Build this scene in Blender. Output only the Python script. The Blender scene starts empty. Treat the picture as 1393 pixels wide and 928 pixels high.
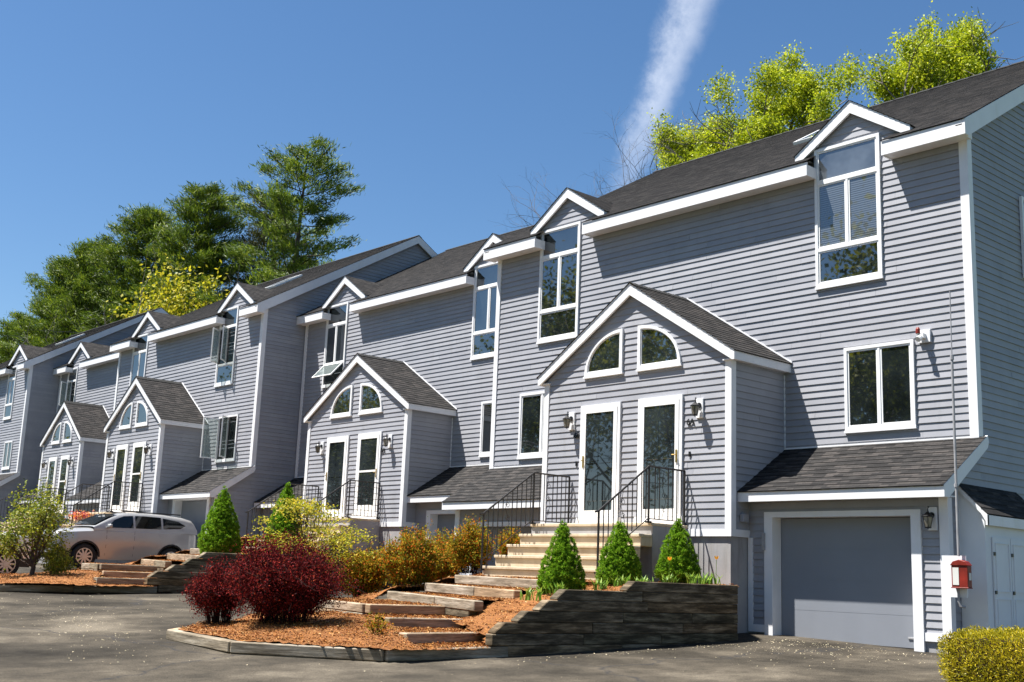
import bpy, bmesh, math, random
import numpy as np
from mathutils import Vector, Matrix
rnd = random.Random(7)
scene = bpy.context.scene
COL = scene.collection
# ------------------------------------------------------------------ helpers
class MB:
    """collects faces (with optional uv) and becomes ONE mesh object"""
    def __init__(s): s.v = []; s.f = []; s.uv = []
    def face(s, pts, uv=None):
        i = len(s.v); s.v += [tuple(p) for p in pts]; s.f.append(tuple(range(i, i+len(pts))))
        s.uv += list(uv) if uv else [(0, 0)]*len(pts)
    def box(s, x0, x1, y0, y1, z0, z1):
        if x0 > x1: x0, x1 = x1, x0
        if y0 > y1: y0, y1 = y1, y0
        s.hexa([(x0,y0,z0),(x1,y0,z0),(x1,y1,z0),(x0,y1,z0),(x0,y0,z1),(x1,y0,z1),(x1,y1,z1),(x0,y1,z1)])
    def hexa(s, p):
        for q in ((3,2,1,0),(4,5,6,7),(0,1,5,4),(1,2,6,5),(2,3,7,6),(3,0,4,7)): s.face([p[k] for k in q])
    def beam(s, a, b, w, h):
        """box from a to b, both the middle of the TOP face, w wide, h deep"""
        a = Vector(a); b = Vector(b); d = (b-a); d.z = 0; d.normalize(); n = Vector((-d.y, d.x, 0))*(w/2); z = Vector((0,0,-h))
        s.hexa([a-n+z, b-n+z, b+n+z, a+n+z, a-n, b-n, b+n, a+n])
    def prism_xz(s, poly, y0, y1):
        n = len(poly)
        s.face([(x, y0, z) for x, z in poly]); s.face([(x, y1, z) for x, z in poly][::-1])
        for i in range(n):
            a = poly[i]; b = poly[(i+1) % n]
            s.face([(a[0],y0,a[1]),(a[0],y1,a[1]),(b[0],y1,b[1]),(b[0],y0,b[1])])
    def prism_yz(s, poly, x0, x1):
        n = len(poly)
        s.face([(x0, y, z) for y, z in poly]); s.face([(x1, y, z) for y, z in poly][::-1])
        for i in range(n):
            a = poly[i]; b = poly[(i+1) % n]
            s.face([(x0,a[0],a[1]),(x1,a[0],a[1]),(x1,b[0],b[1]),(x0,b[0],b[1])])
    def tube(s, pts, r, n=8, cap=True):
        pts = [Vector(p) for p in pts]
        rs = r if isinstance(r, (list, tuple)) else [r]*len(pts)
        rings = []
        for i, p in enumerate(pts):
            d = (pts[min(i+1, len(pts)-1)]-pts[max(i-1, 0)]).normalized()
            up = Vector((0,0,1)) if abs(d.z) < .9 else Vector((1,0,0))
            a = d.cross(up).normalized(); b = d.cross(a)
            rings.append([p+(a*math.cos(2*math.pi*k/n)+b*math.sin(2*math.pi*k/n))*rs[i] for k in range(n)])
        for i in range(len(rings)-1):
            for k in range(n):
                s.face([rings[i][k], rings[i][(k+1) % n], rings[i+1][(k+1) % n], rings[i+1][k]])
        if cap: s.face(rings[0][::-1]); s.face(rings[-1])
    def lathe(s, c, prof, n=12):
        for i in range(len(prof)-1):
            (r0, z0), (r1, z1) = prof[i], prof[i+1]
            for k in range(n):
                a0 = 2*math.pi*k/n; a1 = 2*math.pi*(k+1)/n
                s.face([(c[0]+r0*math.cos(a0), c[1]+r0*math.sin(a0), c[2]+z0), (c[0]+r0*math.cos(a1), c[1]+r0*math.sin(a1), c[2]+z0),
                        (c[0]+r1*math.cos(a1), c[1]+r1*math.sin(a1), c[2]+z1), (c[0]+r1*math.cos(a0), c[1]+r1*math.sin(a0), c[2]+z1)])
    def build(s, name, mat, parent=None, smooth=False, bevel=0, merge=False, fix=True):
        me = bpy.data.meshes.new(name); me.from_pydata(s.v, [], s.f)
        ul = me.uv_layers.new(name='UVMap'); ul.data.foreach_set('uv', [c for u in s.uv for c in u])
        me.validate()
        if merge or bevel or fix:
            bm = bmesh.new(); bm.from_mesh(me)
            if merge or bevel: bmesh.ops.remove_doubles(bm, verts=bm.verts, dist=1e-4)
            if fix: bmesh.ops.recalc_face_normals(bm, faces=bm.faces)
            if bevel: bmesh.ops.bevel(bm, geom=[e for e in bm.edges if len(e.link_faces) == 2 and e.calc_face_angle(0) > .6], offset=bevel, segments=1, affect='EDGES')
            bm.to_mesh(me); bm.free()
        if smooth: me.shade_smooth()
        me.materials.append(mat)
        o = bpy.data.objects.new(name, me); COL.objects.link(o)
        adopt(o, parent)
        return o
def adopt(o, parent):
    if parent is None: return
    o.parent = parent
    if parent.type == 'EMPTY': o.matrix_parent_inverse = Matrix.Translation(-Vector(parent.location))
def tag(o, label=None, cat=None, group=None, kind=None):
    if label: o['label'] = label
    if cat: o['category'] = cat
    if group: o['group'] = group
    if kind: o['kind'] = kind
    return o
def thing(name, label, cat, loc, group=None):
    o = bpy.data.objects.new(name, None); COL.objects.link(o); o.location = loc; o.empty_display_size = .2
    return tag(o, label, cat, group)
def np_mesh(name, V, F, mat, parent=None):
    me = bpy.data.meshes.new(name)
    nv = len(V); nf, k = F.shape
    me.vertices.add(nv); me.vertices.foreach_set('co', V.astype(np.float32).ravel())
    me.loops.add(nf*k); me.loops.foreach_set('vertex_index', F.astype(np.int32).ravel())
    me.polygons.add(nf); me.polygons.foreach_set('loop_start', np.arange(0, nf*k, k, dtype=np.int32)); me.polygons.foreach_set('loop_total', np.full(nf, k, dtype=np.int32))
    me.update(calc_edges=True); me.materials.append(mat)
    o = bpy.data.objects.new(name, me); COL.objects.link(o); adopt(o, parent); return o
def leaf_quads(C, D, L, W, rng):
    """diamond leaves: centres C, long axis D, length L, width W"""
    n = len(C); D = D/np.linalg.norm(D, axis=1)[:, None]
    R = rng.normal(size=(n, 3)); S = np.cross(D, R); S /= np.linalg.norm(S, axis=1)[:, None]+1e-9
    L = np.broadcast_to(L, n)[:, None]; W = np.broadcast_to(W, n)[:, None]
    V = np.stack([C-D*L/2, C+S*W/2, C+D*L/2, C-S*W/2], 1).reshape(-1, 3)
    return V, np.arange(n*4).reshape(n, 4)
# ------------------------------------------------------------------ materials
def mat_new(name):
    m = bpy.data.materials.new(name); m.use_nodes = True; nt = m.node_tree
    return m, nt, nt.nodes['Principled BSDF']
def N(nt, t, **kw):
    n = nt.nodes.new(t)
    for k, v in kw.items():
        if k in n.inputs: n.inputs[k].default_value = v
        else: setattr(n, k, v)
    return n
def noise(nt, scale, detail=4, rough=.6, coord='Object', vec=None, stretch=None):
    n = N(nt, 'ShaderNodeTexNoise'); n.inputs['Scale'].default_value = scale; n.inputs['Detail'].default_value = detail; n.inputs['Roughness'].default_value = rough
    if vec is None:
        tc = N(nt, 'ShaderNodeTexCoord'); vec = tc.outputs[coord]
    if stretch:
        mp = N(nt, 'ShaderNodeMapping'); mp.inputs['Scale'].default_value = stretch; nt.links.new(vec, mp.inputs['Vector']); vec = mp.outputs[0]
    nt.links.new(vec, n.inputs['Vector']); return n
def ramp(nt, src, stops):
    r = N(nt, 'ShaderNodeValToRGB'); el = r.color_ramp.elements
    while len(el) < len(stops): el.new(.5)
    for e, (p, c) in zip(el, stops): e.position = p; e.color = (*c, 1) if len(c) == 3 else c
    nt.links.new(src, r.inputs['Fac']); return r
def mix(nt, fac, a, b, mode='MIX'):
    m = N(nt, 'ShaderNodeMix', data_type='RGBA', blend_type=mode)
    for s, v in ((0, fac), (6, a), (7, b)):
        if hasattr(v, 'links'): nt.links.new(v, m.inputs[s])
        else: m.inputs[s].default_value = v if s == 0 else (*v, 1)
    return m.outputs[2]
def bump(nt, bs, src, strength=.3, dist=.01):
    b = N(nt, 'ShaderNodeBump'); b.inputs['Strength'].default_value = strength; b.inputs['Distance'].default_value = dist
    nt.links.new(src, b.inputs['Height']); nt.links.new(b.outputs[0], bs.inputs['Normal'])
def painted(name, col, rough=.5, var=.08, scale=1.5, bstr=.12, grime=None, spec=.35):
    m, nt, bs = mat_new(name)
    n = noise(nt, scale, 5); lo = tuple(c*(1-var) for c in col); hi = tuple(min(1, c*(1+var)) for c in col)
    r = ramp(nt, n.outputs[0], [(.3, lo), (.7, hi)]); out = r.outputs[0]
    if grime:
        g = noise(nt, 3.0, 6, .7, stretch=(1, 1, .25)); gr = ramp(nt, g.outputs[0], [(.55, (0,0,0)), (.8, (1,1,1))])
        out = mix(nt, gr.outputs[0], out, grime)
    nt.links.new(out, bs.inputs['Base Color']); bs.inputs['Roughness'].default_value = rough; bs.inputs['Specular IOR Level'].default_value = spec
    n2 = noise(nt, 90, 3); bump(nt, bs, n2.outputs[0], bstr, .003)
    return m
M = {}
M['siding'] = painted('siding_paint', (.300, .306, .332), .5, .06, 2.2, .2, grime=(.25, .255, .27), spec=.3)
def board_tone():
    nt = M['siding'].node_tree; bs = nt.nodes['Principled BSDF']; src = bs.inputs['Base Color'].links[0].from_socket
    g = N(nt, 'ShaderNodeNewGeometry'); r = ramp(nt, g.outputs['Random Per Island'], [(0, (.93,.93,.94)), (1, (1.06,1.05,1.04))]); nt.links.new(mix(nt, 1, src, r.outputs[0], 'MULTIPLY'), bs.inputs['Base Color'])
board_tone()
M['white'] = painted('white_trim_paint', (.76, .76, .77), .45, .04, 3, .12, grime=(.66, .65, .61))
M['soffit'] = painted('soffit_paint', (.62, .6, .55), .6, .05)
M['garage'] = painted('garage_door_paint', (.22, .235, .265), .5, .05, 1.2, .25)
M['shedwhite'] = painted('shed_paint', (.70, .72, .74), .55, .05)
M['door'] = painted('door_paint', (.03, .05, .065), .35, .1)
M['sash'] = painted('sash_vinyl', (.80, .80, .79), .35, .03)
M['iron'] = painted('wrought_iron', (.018, .016, .015), .5, .3, 20)
M['black'] = painted('lantern_metal', (.015, .015, .016), .35, .2, 20)
M['brass'] = painted('brass', (.55, .38, .12), .3, .1); M['brass'].node_tree.nodes['Principled BSDF'].inputs['Metallic'].default_value = .8
M['steel'] = painted('galvanised_conduit', (.30, .30, .31), .5, .15, 10)
M['red'] = painted('red_box_paint', (.19, .016, .008), .45, .3, 6, grime=(.25, .05, .03))
M['paper'] = painted('label_panel', (.6, .6, .56), .5, .05)
M['bark'] = painted('bark', (.075, .055, .045), .9, .4, 12, .6)
M['barkgrey'] = painted('grey_bark', (.14, .12, .105), .9, .3, 12, .5)
M['stemdark'] = painted('dark_stems', (.025, .014, .012), .95, .3, 12, spec=.08)
def concrete(name, a, b, stain):
    m, nt, bs = mat_new(name)
    n = noise(nt, 2.2, 8, .65); r = ramp(nt, n.outputs[0], [(.3, a), (.7, b)])
    g = noise(nt, 3.5, 6, .7, stretch=(1, 1, .15)); gr = ramp(nt, g.outputs[0], [(.5, (0,0,0)), (.75, (1,1,1))])
    nt.links.new(mix(nt, gr.outputs[0], r.outputs[0], stain), bs.inputs['Base Color']); bs.inputs['Roughness'].default_value = .85
    n2 = noise(nt, 45, 6, .7); bump(nt, bs, n2.outputs[0], .4, .006); return m
M['concrete'] = concrete('foundation_concrete', (.27, .265, .27), (.36, .35, .345), (.2, .19, .175))
M['step'] = concrete('tan_step_concrete', (.46, .37, .255), (.58, .48, .35), (.36, .27, .17))
def roofmat(name, c1, c2, c3):
    m, nt, bs = mat_new(name)
    uv = N(nt, 'ShaderNodeUVMap'); b = N(nt, 'ShaderNodeTexBrick'); b.offset = .37; b.offset_frequency = 2; b.squash = .7; b.squash_frequency = 3
    b.inputs['Scale'].default_value = 1; b.inputs['Brick Width'].default_value = .24; b.inputs['Row Height'].default_value = .07; b.inputs['Mortar Size'].default_value = .004
    b.inputs['Color1'].default_value = (0,0,0,1); b.inputs['Color2'].default_value = (1,1,1,1); b.inputs['Mortar'].default_value = (0,0,0,1); b.inputs['Bias'].default_value = 0
    nt.links.new(uv.outputs[0], b.inputs['Vector'])
    n = noise(nt, 5, 4, .6); n2 = noise(nt, 160, 3, .7)
    r = ramp(nt, b.outputs['Color'], [(0, c1), (.5, c2), (1, c3)])
    q = ramp(nt, n.outputs[0], [(.3, (.72,.72,.72)), (.7, (1.2,1.2,1.2))])
    o = mix(nt, 1, r.outputs[0], q.outputs[0], 'MULTIPLY')
    q2 = ramp(nt, n2.outputs[0], [(.3, (.65,.65,.65)), (.7, (1.3,1.3,1.3))])
    o = mix(nt, 1, o, q2.outputs[0], 'MULTIPLY')
    nt.links.new(o, bs.inputs['Base Color']); bs.inputs['Roughness'].default_value = .9; bs.inputs['Specular IOR Level'].default_value = .25
    mm = N(nt, 'ShaderNodeMath', operation='ADD'); nt.links.new(b.outputs['Color'], mm.inputs[0]); nt.links.new(n2.outputs[0], mm.inputs[1])
    bump(nt, bs, mm.outputs[0], .7, .012); return m
M['roof'] = roofmat('asphalt_shingles', (.014, .013, .013), (.030, .028, .027), (.060, .053, .049))
M['ridge'] = painted('ridge_cap', (.02, .02, .02), .9, .3)
def glassmat(name, base, ior=2.0, blinds=False):
    m, nt, bs = mat_new(name); bs.inputs['Roughness'].default_value = .015; bs.inputs['IOR'].default_value = ior
    n = noise(nt, 1.3, 3)
    r = ramp(nt, n.outputs[0], [(.35, tuple(c*.5 for c in base)), (.65, tuple(c*1.6 for c in base))]); o = r.outputs[0]
    if blinds:
        w = N(nt, 'ShaderNodeTexWave', wave_type='BANDS', bands_direction='Z'); w.inputs['Scale'].default_value = 8; w.inputs['Distortion'].default_value = 0
        tc = N(nt, 'ShaderNodeTexCoord'); nt.links.new(tc.outputs['Object'], w.inputs['Vector'])
        wr = ramp(nt, w.outputs[0], [(.35, (.05,.06,.07)), (.6, (.16,.18,.2))]); o = mix(nt, .75, o, wr.outputs[0])
    nt.links.new(o, bs.inputs['Base Color'])
    n2 = noise(nt, .9, 2); bump(nt, bs, n2.outputs[0], .05, .02)
    return m
M['glass'] = glassmat('window_glass', (.012, .016, .018), 2.7)
M['blinds'] = glassmat('window_glass_over_blinds', (.03, .04, .05), 2.2, True)
M['curtain'] = glassmat('window_glass_over_curtain', (.07, .08, .09), 2.4)
M['doorglass'] = glassmat('storm_door_glass', (.016, .021, .024), 2.0)
M['carglass'] = glassmat('car_glass', (.006, .008, .008), 1.55)
M['lampglass'] = glassmat('lantern_glass', (.22, .20, .16), 1.5)
def clearglass():
    m, nt, bs = mat_new('clear_sash_glass'); bs.inputs['Base Color'].default_value = (.35, .4, .4, 1); bs.inputs['Roughness'].default_value = .02; bs.inputs['IOR'].default_value = 2.0
    t = N(nt, 'ShaderNodeBsdfTransparent'); t.inputs[0].default_value = (.88, .92, .90, 1); ms = N(nt, 'ShaderNodeMixShader'); ms.inputs[0].default_value = .25
    nt.links.new(t.outputs[0], ms.inputs[1]); nt.links.new(bs.outputs[0], ms.inputs[2]); nt.links.new(ms.outputs[0], nt.nodes['Material Output'].inputs[0]); return m
M['clear'] = clearglass()
def timber(name, cols):
    m, nt, bs = mat_new(name)
    oi = N(nt, 'ShaderNodeObjectInfo'); tc = N(nt, 'ShaderNodeTexCoord')
    add = N(nt, 'ShaderNodeVectorMath', operation='ADD'); sc = N(nt, 'ShaderNodeVectorMath', operation='SCALE'); sc.inputs['Scale'].default_value = 37
    nt.links.new(oi.outputs['Random'], sc.inputs[0]); nt.links.new(tc.outputs['Object'], add.inputs[0]); nt.links.new(sc.outputs[0], add.inputs[1])
    n = noise(nt, 2.5, 8, .7, vec=add.outputs[0], stretch=(.6, .6, 5)); n2 = noise(nt, 9, 6, .75, vec=add.outputs[0], stretch=(.35, .35, 8))
    r = ramp(nt, n.outputs[0], [(.3, cols[0]), (.48, cols[1]), (.68, cols[2])])
    q = ramp(nt, n2.outputs[0], [(.3, (.5,.5,.5)), (.7, (1.35,1.35,1.35))]); o = mix(nt, 1, r.outputs[0], q.outputs[0], 'MULTIPLY')
    tint = ramp(nt, oi.outputs['Random'], [(0, (.7,.72,.65)), (.5, (1,1,1)), (1, (1.25,1.05,.85))]); o = mix(nt, 1, o, tint.outputs[0], 'MULTIPLY')
    nt.links.new(o, bs.inputs['Base Color']); bs.inputs['Roughness'].default_value = .88; bs.inputs['Specular IOR Level'].default_value = .2
    bump(nt, bs, n2.outputs[0], .8, .012); return m
M['timber'] = timber('weathered_timber', [(.11, .09, .065), (.27, .22, .16), (.48, .42, .34)])
M['timberdark'] = timber('dark_mossy_timber', [(.02, .017, .010), (.085, .066, .042), (.32, .26, .18)])
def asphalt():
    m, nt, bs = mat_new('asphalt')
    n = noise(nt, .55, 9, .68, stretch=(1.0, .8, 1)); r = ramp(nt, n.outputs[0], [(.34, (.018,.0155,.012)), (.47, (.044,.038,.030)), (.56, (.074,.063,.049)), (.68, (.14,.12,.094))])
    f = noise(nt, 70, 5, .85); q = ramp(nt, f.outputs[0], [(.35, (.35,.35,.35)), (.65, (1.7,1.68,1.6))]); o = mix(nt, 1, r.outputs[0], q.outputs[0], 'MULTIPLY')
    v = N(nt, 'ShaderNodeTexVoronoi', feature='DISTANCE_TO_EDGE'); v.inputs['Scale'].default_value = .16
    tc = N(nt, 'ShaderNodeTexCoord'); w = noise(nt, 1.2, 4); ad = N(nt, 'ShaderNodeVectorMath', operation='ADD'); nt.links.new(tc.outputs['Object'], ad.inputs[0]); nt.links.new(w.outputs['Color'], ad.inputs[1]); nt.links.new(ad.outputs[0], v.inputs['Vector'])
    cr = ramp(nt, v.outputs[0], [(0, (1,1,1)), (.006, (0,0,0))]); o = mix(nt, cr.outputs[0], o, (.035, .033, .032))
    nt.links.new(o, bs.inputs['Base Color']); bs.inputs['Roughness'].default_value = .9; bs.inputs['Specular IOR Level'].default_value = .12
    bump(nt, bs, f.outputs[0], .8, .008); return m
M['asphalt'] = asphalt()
def mulchmat():
    m, nt, bs = mat_new('mulch'); n = noise(nt, 40, 5, .8); r = ramp(nt, n.outputs[0], [(.3, (.05,.017,.004)), (.5, (.26,.09,.014)), (.7, (.48,.21,.04))])
    nt.links.new(r.outputs[0], bs.inputs['Base Color']); bs.inputs['Roughness'].default_value = .9; bump(nt, bs, n.outputs[0], 1, .03); return m
M['mulch'] = mulchmat()
def islandmat(name, stops, rough=.6, trans=0, spec=.3, var=7):
    m, nt, bs = mat_new(name); g = N(nt, 'ShaderNodeNewGeometry'); r = ramp(nt, g.outputs['Random Per Island'], stops)
    nv = noise(nt, var, 3); rv = ramp(nt, nv.outputs[0], [(.35, (.62,.66,.6)), (.65, (1.25,1.2,1.2))]); oc = mix(nt, 1, r.outputs[0], rv.outputs[0], 'MULTIPLY')
    nt.links.new(oc, bs.inputs['Base Color']); bs.inputs['Roughness'].default_value = rough; bs.inputs['Specular IOR Level'].default_value = spec
    if trans:
        t = N(nt, 'ShaderNodeBsdfTranslucent'); nt.links.new(oc, t.inputs['Color']); ms = N(nt, 'ShaderNodeMixShader'); ms.inputs[0].default_value = trans
        nt.links.new(bs.outputs[0], ms.inputs[1]); nt.links.new(t.outputs[0], ms.inputs[2]); nt.links.new(ms.outputs[0], nt.nodes['Material Output'].inputs[0])
    return m
M['chips'] = islandmat('mulch_chips', [(0, (.07,.022,.006)), (.45, (.26,.09,.014)), (.85, (.44,.19,.035)), (1, (.66,.44,.20))], .8)
M['petals'] = islandmat('petals', [(0, (.45,.36,.22)), (1, (.78,.70,.50))], .8)
M['pine'] = islandmat('pine_needles', [(0, (.035,.065,.008)), (.5, (.095,.155,.014)), (.85, (.19,.26,.02)), (1, (.30,.34,.03))], .55, .35, .3, .55)
M['pinedry'] = islandmat('sparse_pine_needles', [(0, (.05,.055,.02)), (.6, (.09,.11,.03)), (1, (.17,.15,.06))], .6, .25)
M['spring'] = islandmat('spring_leaves', [(0, (.16,.23,.010)), (.5, (.38,.46,.014)), (1, (.60,.60,.035))], .55, .45, .3, 1.1)
M['springgold'] = islandmat('golden_spring_leaves', [(0, (.20,.24,.012)), (.5, (.44,.42,.02)), (1, (.6,.50,.04))], .55, .45)
M['across'] = islandmat('opposite_tree_leaves', [(0, (.05,.075,.008)), (.5, (.14,.17,.015)), (1, (.32,.33,.03))], .6, .4, .2, .4)
M['barberry'] = islandmat('barberry_leaves', [(0, (.022,.005,.006)), (.5, (.095,.010,.013)), (.9, (.26,.022,.020)), (1, (.36,.07,.03))], .65, .3, .06)
M['spirea'] = islandmat('spirea_leaves', [(0, (.09,.12,.012)), (.4, (.27,.27,.02)), (.68, (.48,.28,.02)), (.85, (.55,.19,.02)), (1, (.5,.10,.02))], .65, .4, .1)
M['maple'] = islandmat('yellow_maple_leaves', [(0, (.20,.25,.015)), (.5, (.46,.44,.03)), (1, (.62,.46,.05))], .55, .45)
M['youngtree'] = islandmat('young_tree_leaves', [(0, (.08,.12,.012)), (.5, (.22,.28,.02)), (1, (.42,.38,.04))], .55, .4)
M['spruce'] = islandmat('dwarf_spruce_needles', [(0, (.05,.13,.008)), (.5, (.15,.32,.015)), (1, (.40,.60,.05))], .6, .4, .12, 11)
M['yew'] = islandmat('golden_yew_needles', [(0, (.16,.17,.008)), (.5, (.42,.36,.012)), (1, (.66,.52,.02))], .5, .35)
M['blade'] = islandmat('bulb_leaves', [(0, (.08,.2,.02)), (1, (.28,.42,.06))], .5, .4)
M['orange'] = islandmat('orange_petals', [(0, (.75,.28,.02)), (1, (.85,.45,.03))], .5, .3)
M['pink'] = islandmat('mixed_petals', [(0, (.75,.15,.35)), (.5, (.85,.35,.08)), (1, (.85,.5,.2))], .5, .3)
M['grass'] = painted('hill_grass', (.06, .085, .02), .9, .4, .8, .5)
def carpaint(name, col):
    m, nt, bs = mat_new(name); n = noise(nt, 400, 2); r = ramp(nt, n.outputs[0], [(.3, tuple(c*.9 for c in col)), (.7, col)]); nt.links.new(r.outputs[0], bs.inputs['Base Color'])
    bs.inputs['Roughness'].default_value = .28; bs.inputs['Coat Weight'].default_value = .6; bs.inputs['Coat Roughness'].default_value = .05; bs.inputs['Metallic'].default_value = .25; return m
M['silver'] = carpaint('silver_car_paint', (.40, .40, .395)); M['carwhite'] = carpaint('white_car_paint', (.78, .79, .8))
M['rubber'] = painted('tyre_rubber', (.018, .018, .018), .8, .2, 10)
M['cladding'] = painted('dark_cladding', (.02, .02, .022), .6, .2, 10)
M['rim'] = painted('alloy_rim', (.55, .55, .56), .3, .05); M['rim'].node_tree.nodes['Principled BSDF'].inputs['Metallic'].default_value = .6
M['headlight'] = painted('headlight_lens', (.45, .45, .46), .15, .3, 30)
M['taillight'] = painted('taillight_lens', (.3, .01, .01), .15, .2)
# ------------------------------------------------------------------ ground
def G0(x, y):
    x = max(-95, min(40, x)); y = max(-40, min(32, y)); return -1.70-.0288*x+.0381*y
def sheet(name, xs, ys, dz, mat, kind='structure', zf=None):
    V = np.array([(x, y, (zf or G0)(x, y)+dz) for y in ys for x in xs]); nx = len(xs)
    F = np.array([(j*nx+i, j*nx+i+1, (j+1)*nx+i+1, (j+1)*nx+i) for j in range(len(ys)-1) for i in range(nx-1)])
    return tag(np_mesh(name, V, F, mat), kind=kind)
sheet('ground', [-900,-400,-200,-95,-60,-30,0,40,200,900], [-900,-300,-100,-40,0,19,32,60,120,900], 0, M['grass'])
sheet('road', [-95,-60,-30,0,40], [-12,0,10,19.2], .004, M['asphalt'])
# ------------------------------------------------------------------ siding and roofing
def clip(poly, lo, hi):
    def half(ps, s, c):
        out = []
        for i in range(len(ps)):
            a = ps[i]; b = ps[(i+1) % len(ps)]; da = s*(a[1]-c); db = s*(b[1]-c)
            if da >= 0: out.append(a)
            if (da > 0 and db < 0) or (da < 0 and db > 0):
                t = da/(da-db); out.append((a[0]+(b[0]-a[0])*t, a[1]+(b[1]-a[1])*t))
        return out
    p = half(poly, 1, lo)
    return half(p, -1, hi) if len(p) > 2 else []
def siding(mb, poly, P, U, Nn, e=.117, t=.016):
    """lap boards as geometry; poly (u,z) convex, P (x,y) origin, U along, Nn outward"""
    zs = [p[1] for p in poly]; k = math.floor(min(zs)/e)
    while k*e < max(zs):
        lo, hi = k*e, (k+1)*e; q = clip(poly, lo, hi); k += 1
        if len(q) < 3: continue
        pt = lambda u, z, o: (P[0]+U[0]*u+Nn[0]*o, P[1]+U[1]*u+Nn[1]*o, z)
        u0 = min(p[0] for p in q); u1 = max(p[0] for p in q); cuts = []; u = u0+rnd.uniform(.6, 4.2)
        while u < u1-.5: cuts.append(u); u += rnd.uniform(2.2, 4.4)
        sw = lambda ps: [(b, a) for a, b in ps]
        for ua, ub in zip([u0-1]+cuts, cuts+[u1+1]):
            qq = sw(clip(sw(q), ua+.0015, ub-.0015))
            if len(qq) < 3: continue
            tt = t+rnd.uniform(-.0022, .0022)
            mb.face([pt(u, z, .002+tt*(1-(z-lo)/e)) for u, z in qq])
            zl = min(z for u, z in qq); us = [u for u, z in qq if abs(z-zl) < 1e-5]
            if len(us) > 1:
                o = .002+tt*(1-(zl-lo)/e); a, b = min(us), max(us)
                mb.face([pt(a, zl, o), pt(b, zl, o), pt(b, zl, 0), pt(a, zl, 0)])
def courses(mb, A, E, Sv, W, segs, e=.14, lap=.009):
    """shingle courses: A eave start, E along the eave, Sv up the slope, W slope length, segs(s)->[(u0,u1)]"""
    A = Vector(A); E = Vector(E); Sv = Vector(Sv).normalized(); Nn = E.cross(Sv)
    if Nn.z < 0: Nn = -Nn
    s = 0
    while s < W-1e-4:
        s1 = min(W, s+e)
        for u0, u1 in segs(s):
            a = A+E*u0+Sv*s; b = A+E*u1+Sv*s; c = A+E*u1+Sv*s1; d = A+E*u0+Sv*s1
            mb.face([a+Nn*lap, b+Nn*lap, c+Nn*.001, d+Nn*.001], [(u0, s), (u1, s), (u1, s1), (u0, s1)])
            mb.face([a-Nn*.01, b-Nn*.01, b+Nn*lap, a+Nn*lap], [(u0, s), (u1, s), (u1, s+.01), (u0, s+.01)])
        s = s1
def fill(mb, poly):
    mb.face(poly)
# ------------------------------------------------------------------ windows
def win_box(h, x0, x1, z0, z1, Y, hbars=(), vbars=(), mats=None, label=None, sill=True):
    """window (part) > frame casing stays in the window mesh; panes and sashes are sub-parts. hbars heights, vbars (x, zlo, zhi)"""
    w = .055; mb = MB()
    mb.box(x0, x0+w, Y-.05, Y+.01, z0, z1); mb.box(x1-w, x1, Y-.05, Y+.01, z0, z1)
    mb.box(x0+w, x1-w, Y-.05, Y+.01, z1-w, z1); mb.box(x0+w, x1-w, Y-.05, Y+.01, z0, z0+w)
    mb.box(x0-.012, x1+.012, Y-.062, Y-.01, z0-.045, z0-.002)
    win = mb.build('window', M['white'], h)
    if label: win['label'] = label
    zs = [z0+w]+list(hbars)+[z1-w]; cells = []
    for i in range(len(zs)-1):
        lo = zs[i]+(.03 if i else 0); hi = zs[i+1]-(.03 if i < len(zs)-2 else 0)
        vs = [x for x, a, b in vbars if a-.01 <= (lo+hi)/2 <= b+.01]; xs = [x0+w]+vs+[x1-w]
        for j in range(len(xs)-1):
            cells.append((xs[j]+(.02 if j else 0), xs[j+1]-(.02 if j < len(xs)-2 else 0), lo, hi, i))
    for z in hbars:
        m2 = MB(); m2.box(x0+w, x1-w, Y-.046, Y+.005, z-.03, z+.03); m2.build('transom_bar', M['white'], win)
    for x, a, b in vbars:
        m2 = MB(); m2.box(x-.02, x+.02, Y-.044, Y+.004, a+.03, b-.03); m2.build('mullion', M['white'], win)
    for (a, b, c, d, i) in cells:
        s = .032; m2 = MB()
        m2.box(a, a+s, Y-.034, Y, c, d); m2.box(b-s, b, Y-.034, Y, c, d); m2.box(a+s, b-s, Y-.034, Y, d-s, d); m2.box(a+s, b-s, Y-.034, Y, c, c+s)
        mt = (mats or {}).get(i, M['glass'])
        if mt is not None:
            m2.build('sash', M['sash'], win)
            g = MB(); g.box(a+s, b-s, Y-.022, Y-.004, c+s, d-s); g.build('pane', mt, win)
        else:
            g = MB(); g.box(a, b, Y-.018, Y-.004, c, d); g.build('screen', M['carglass'], win)
    return win
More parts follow.
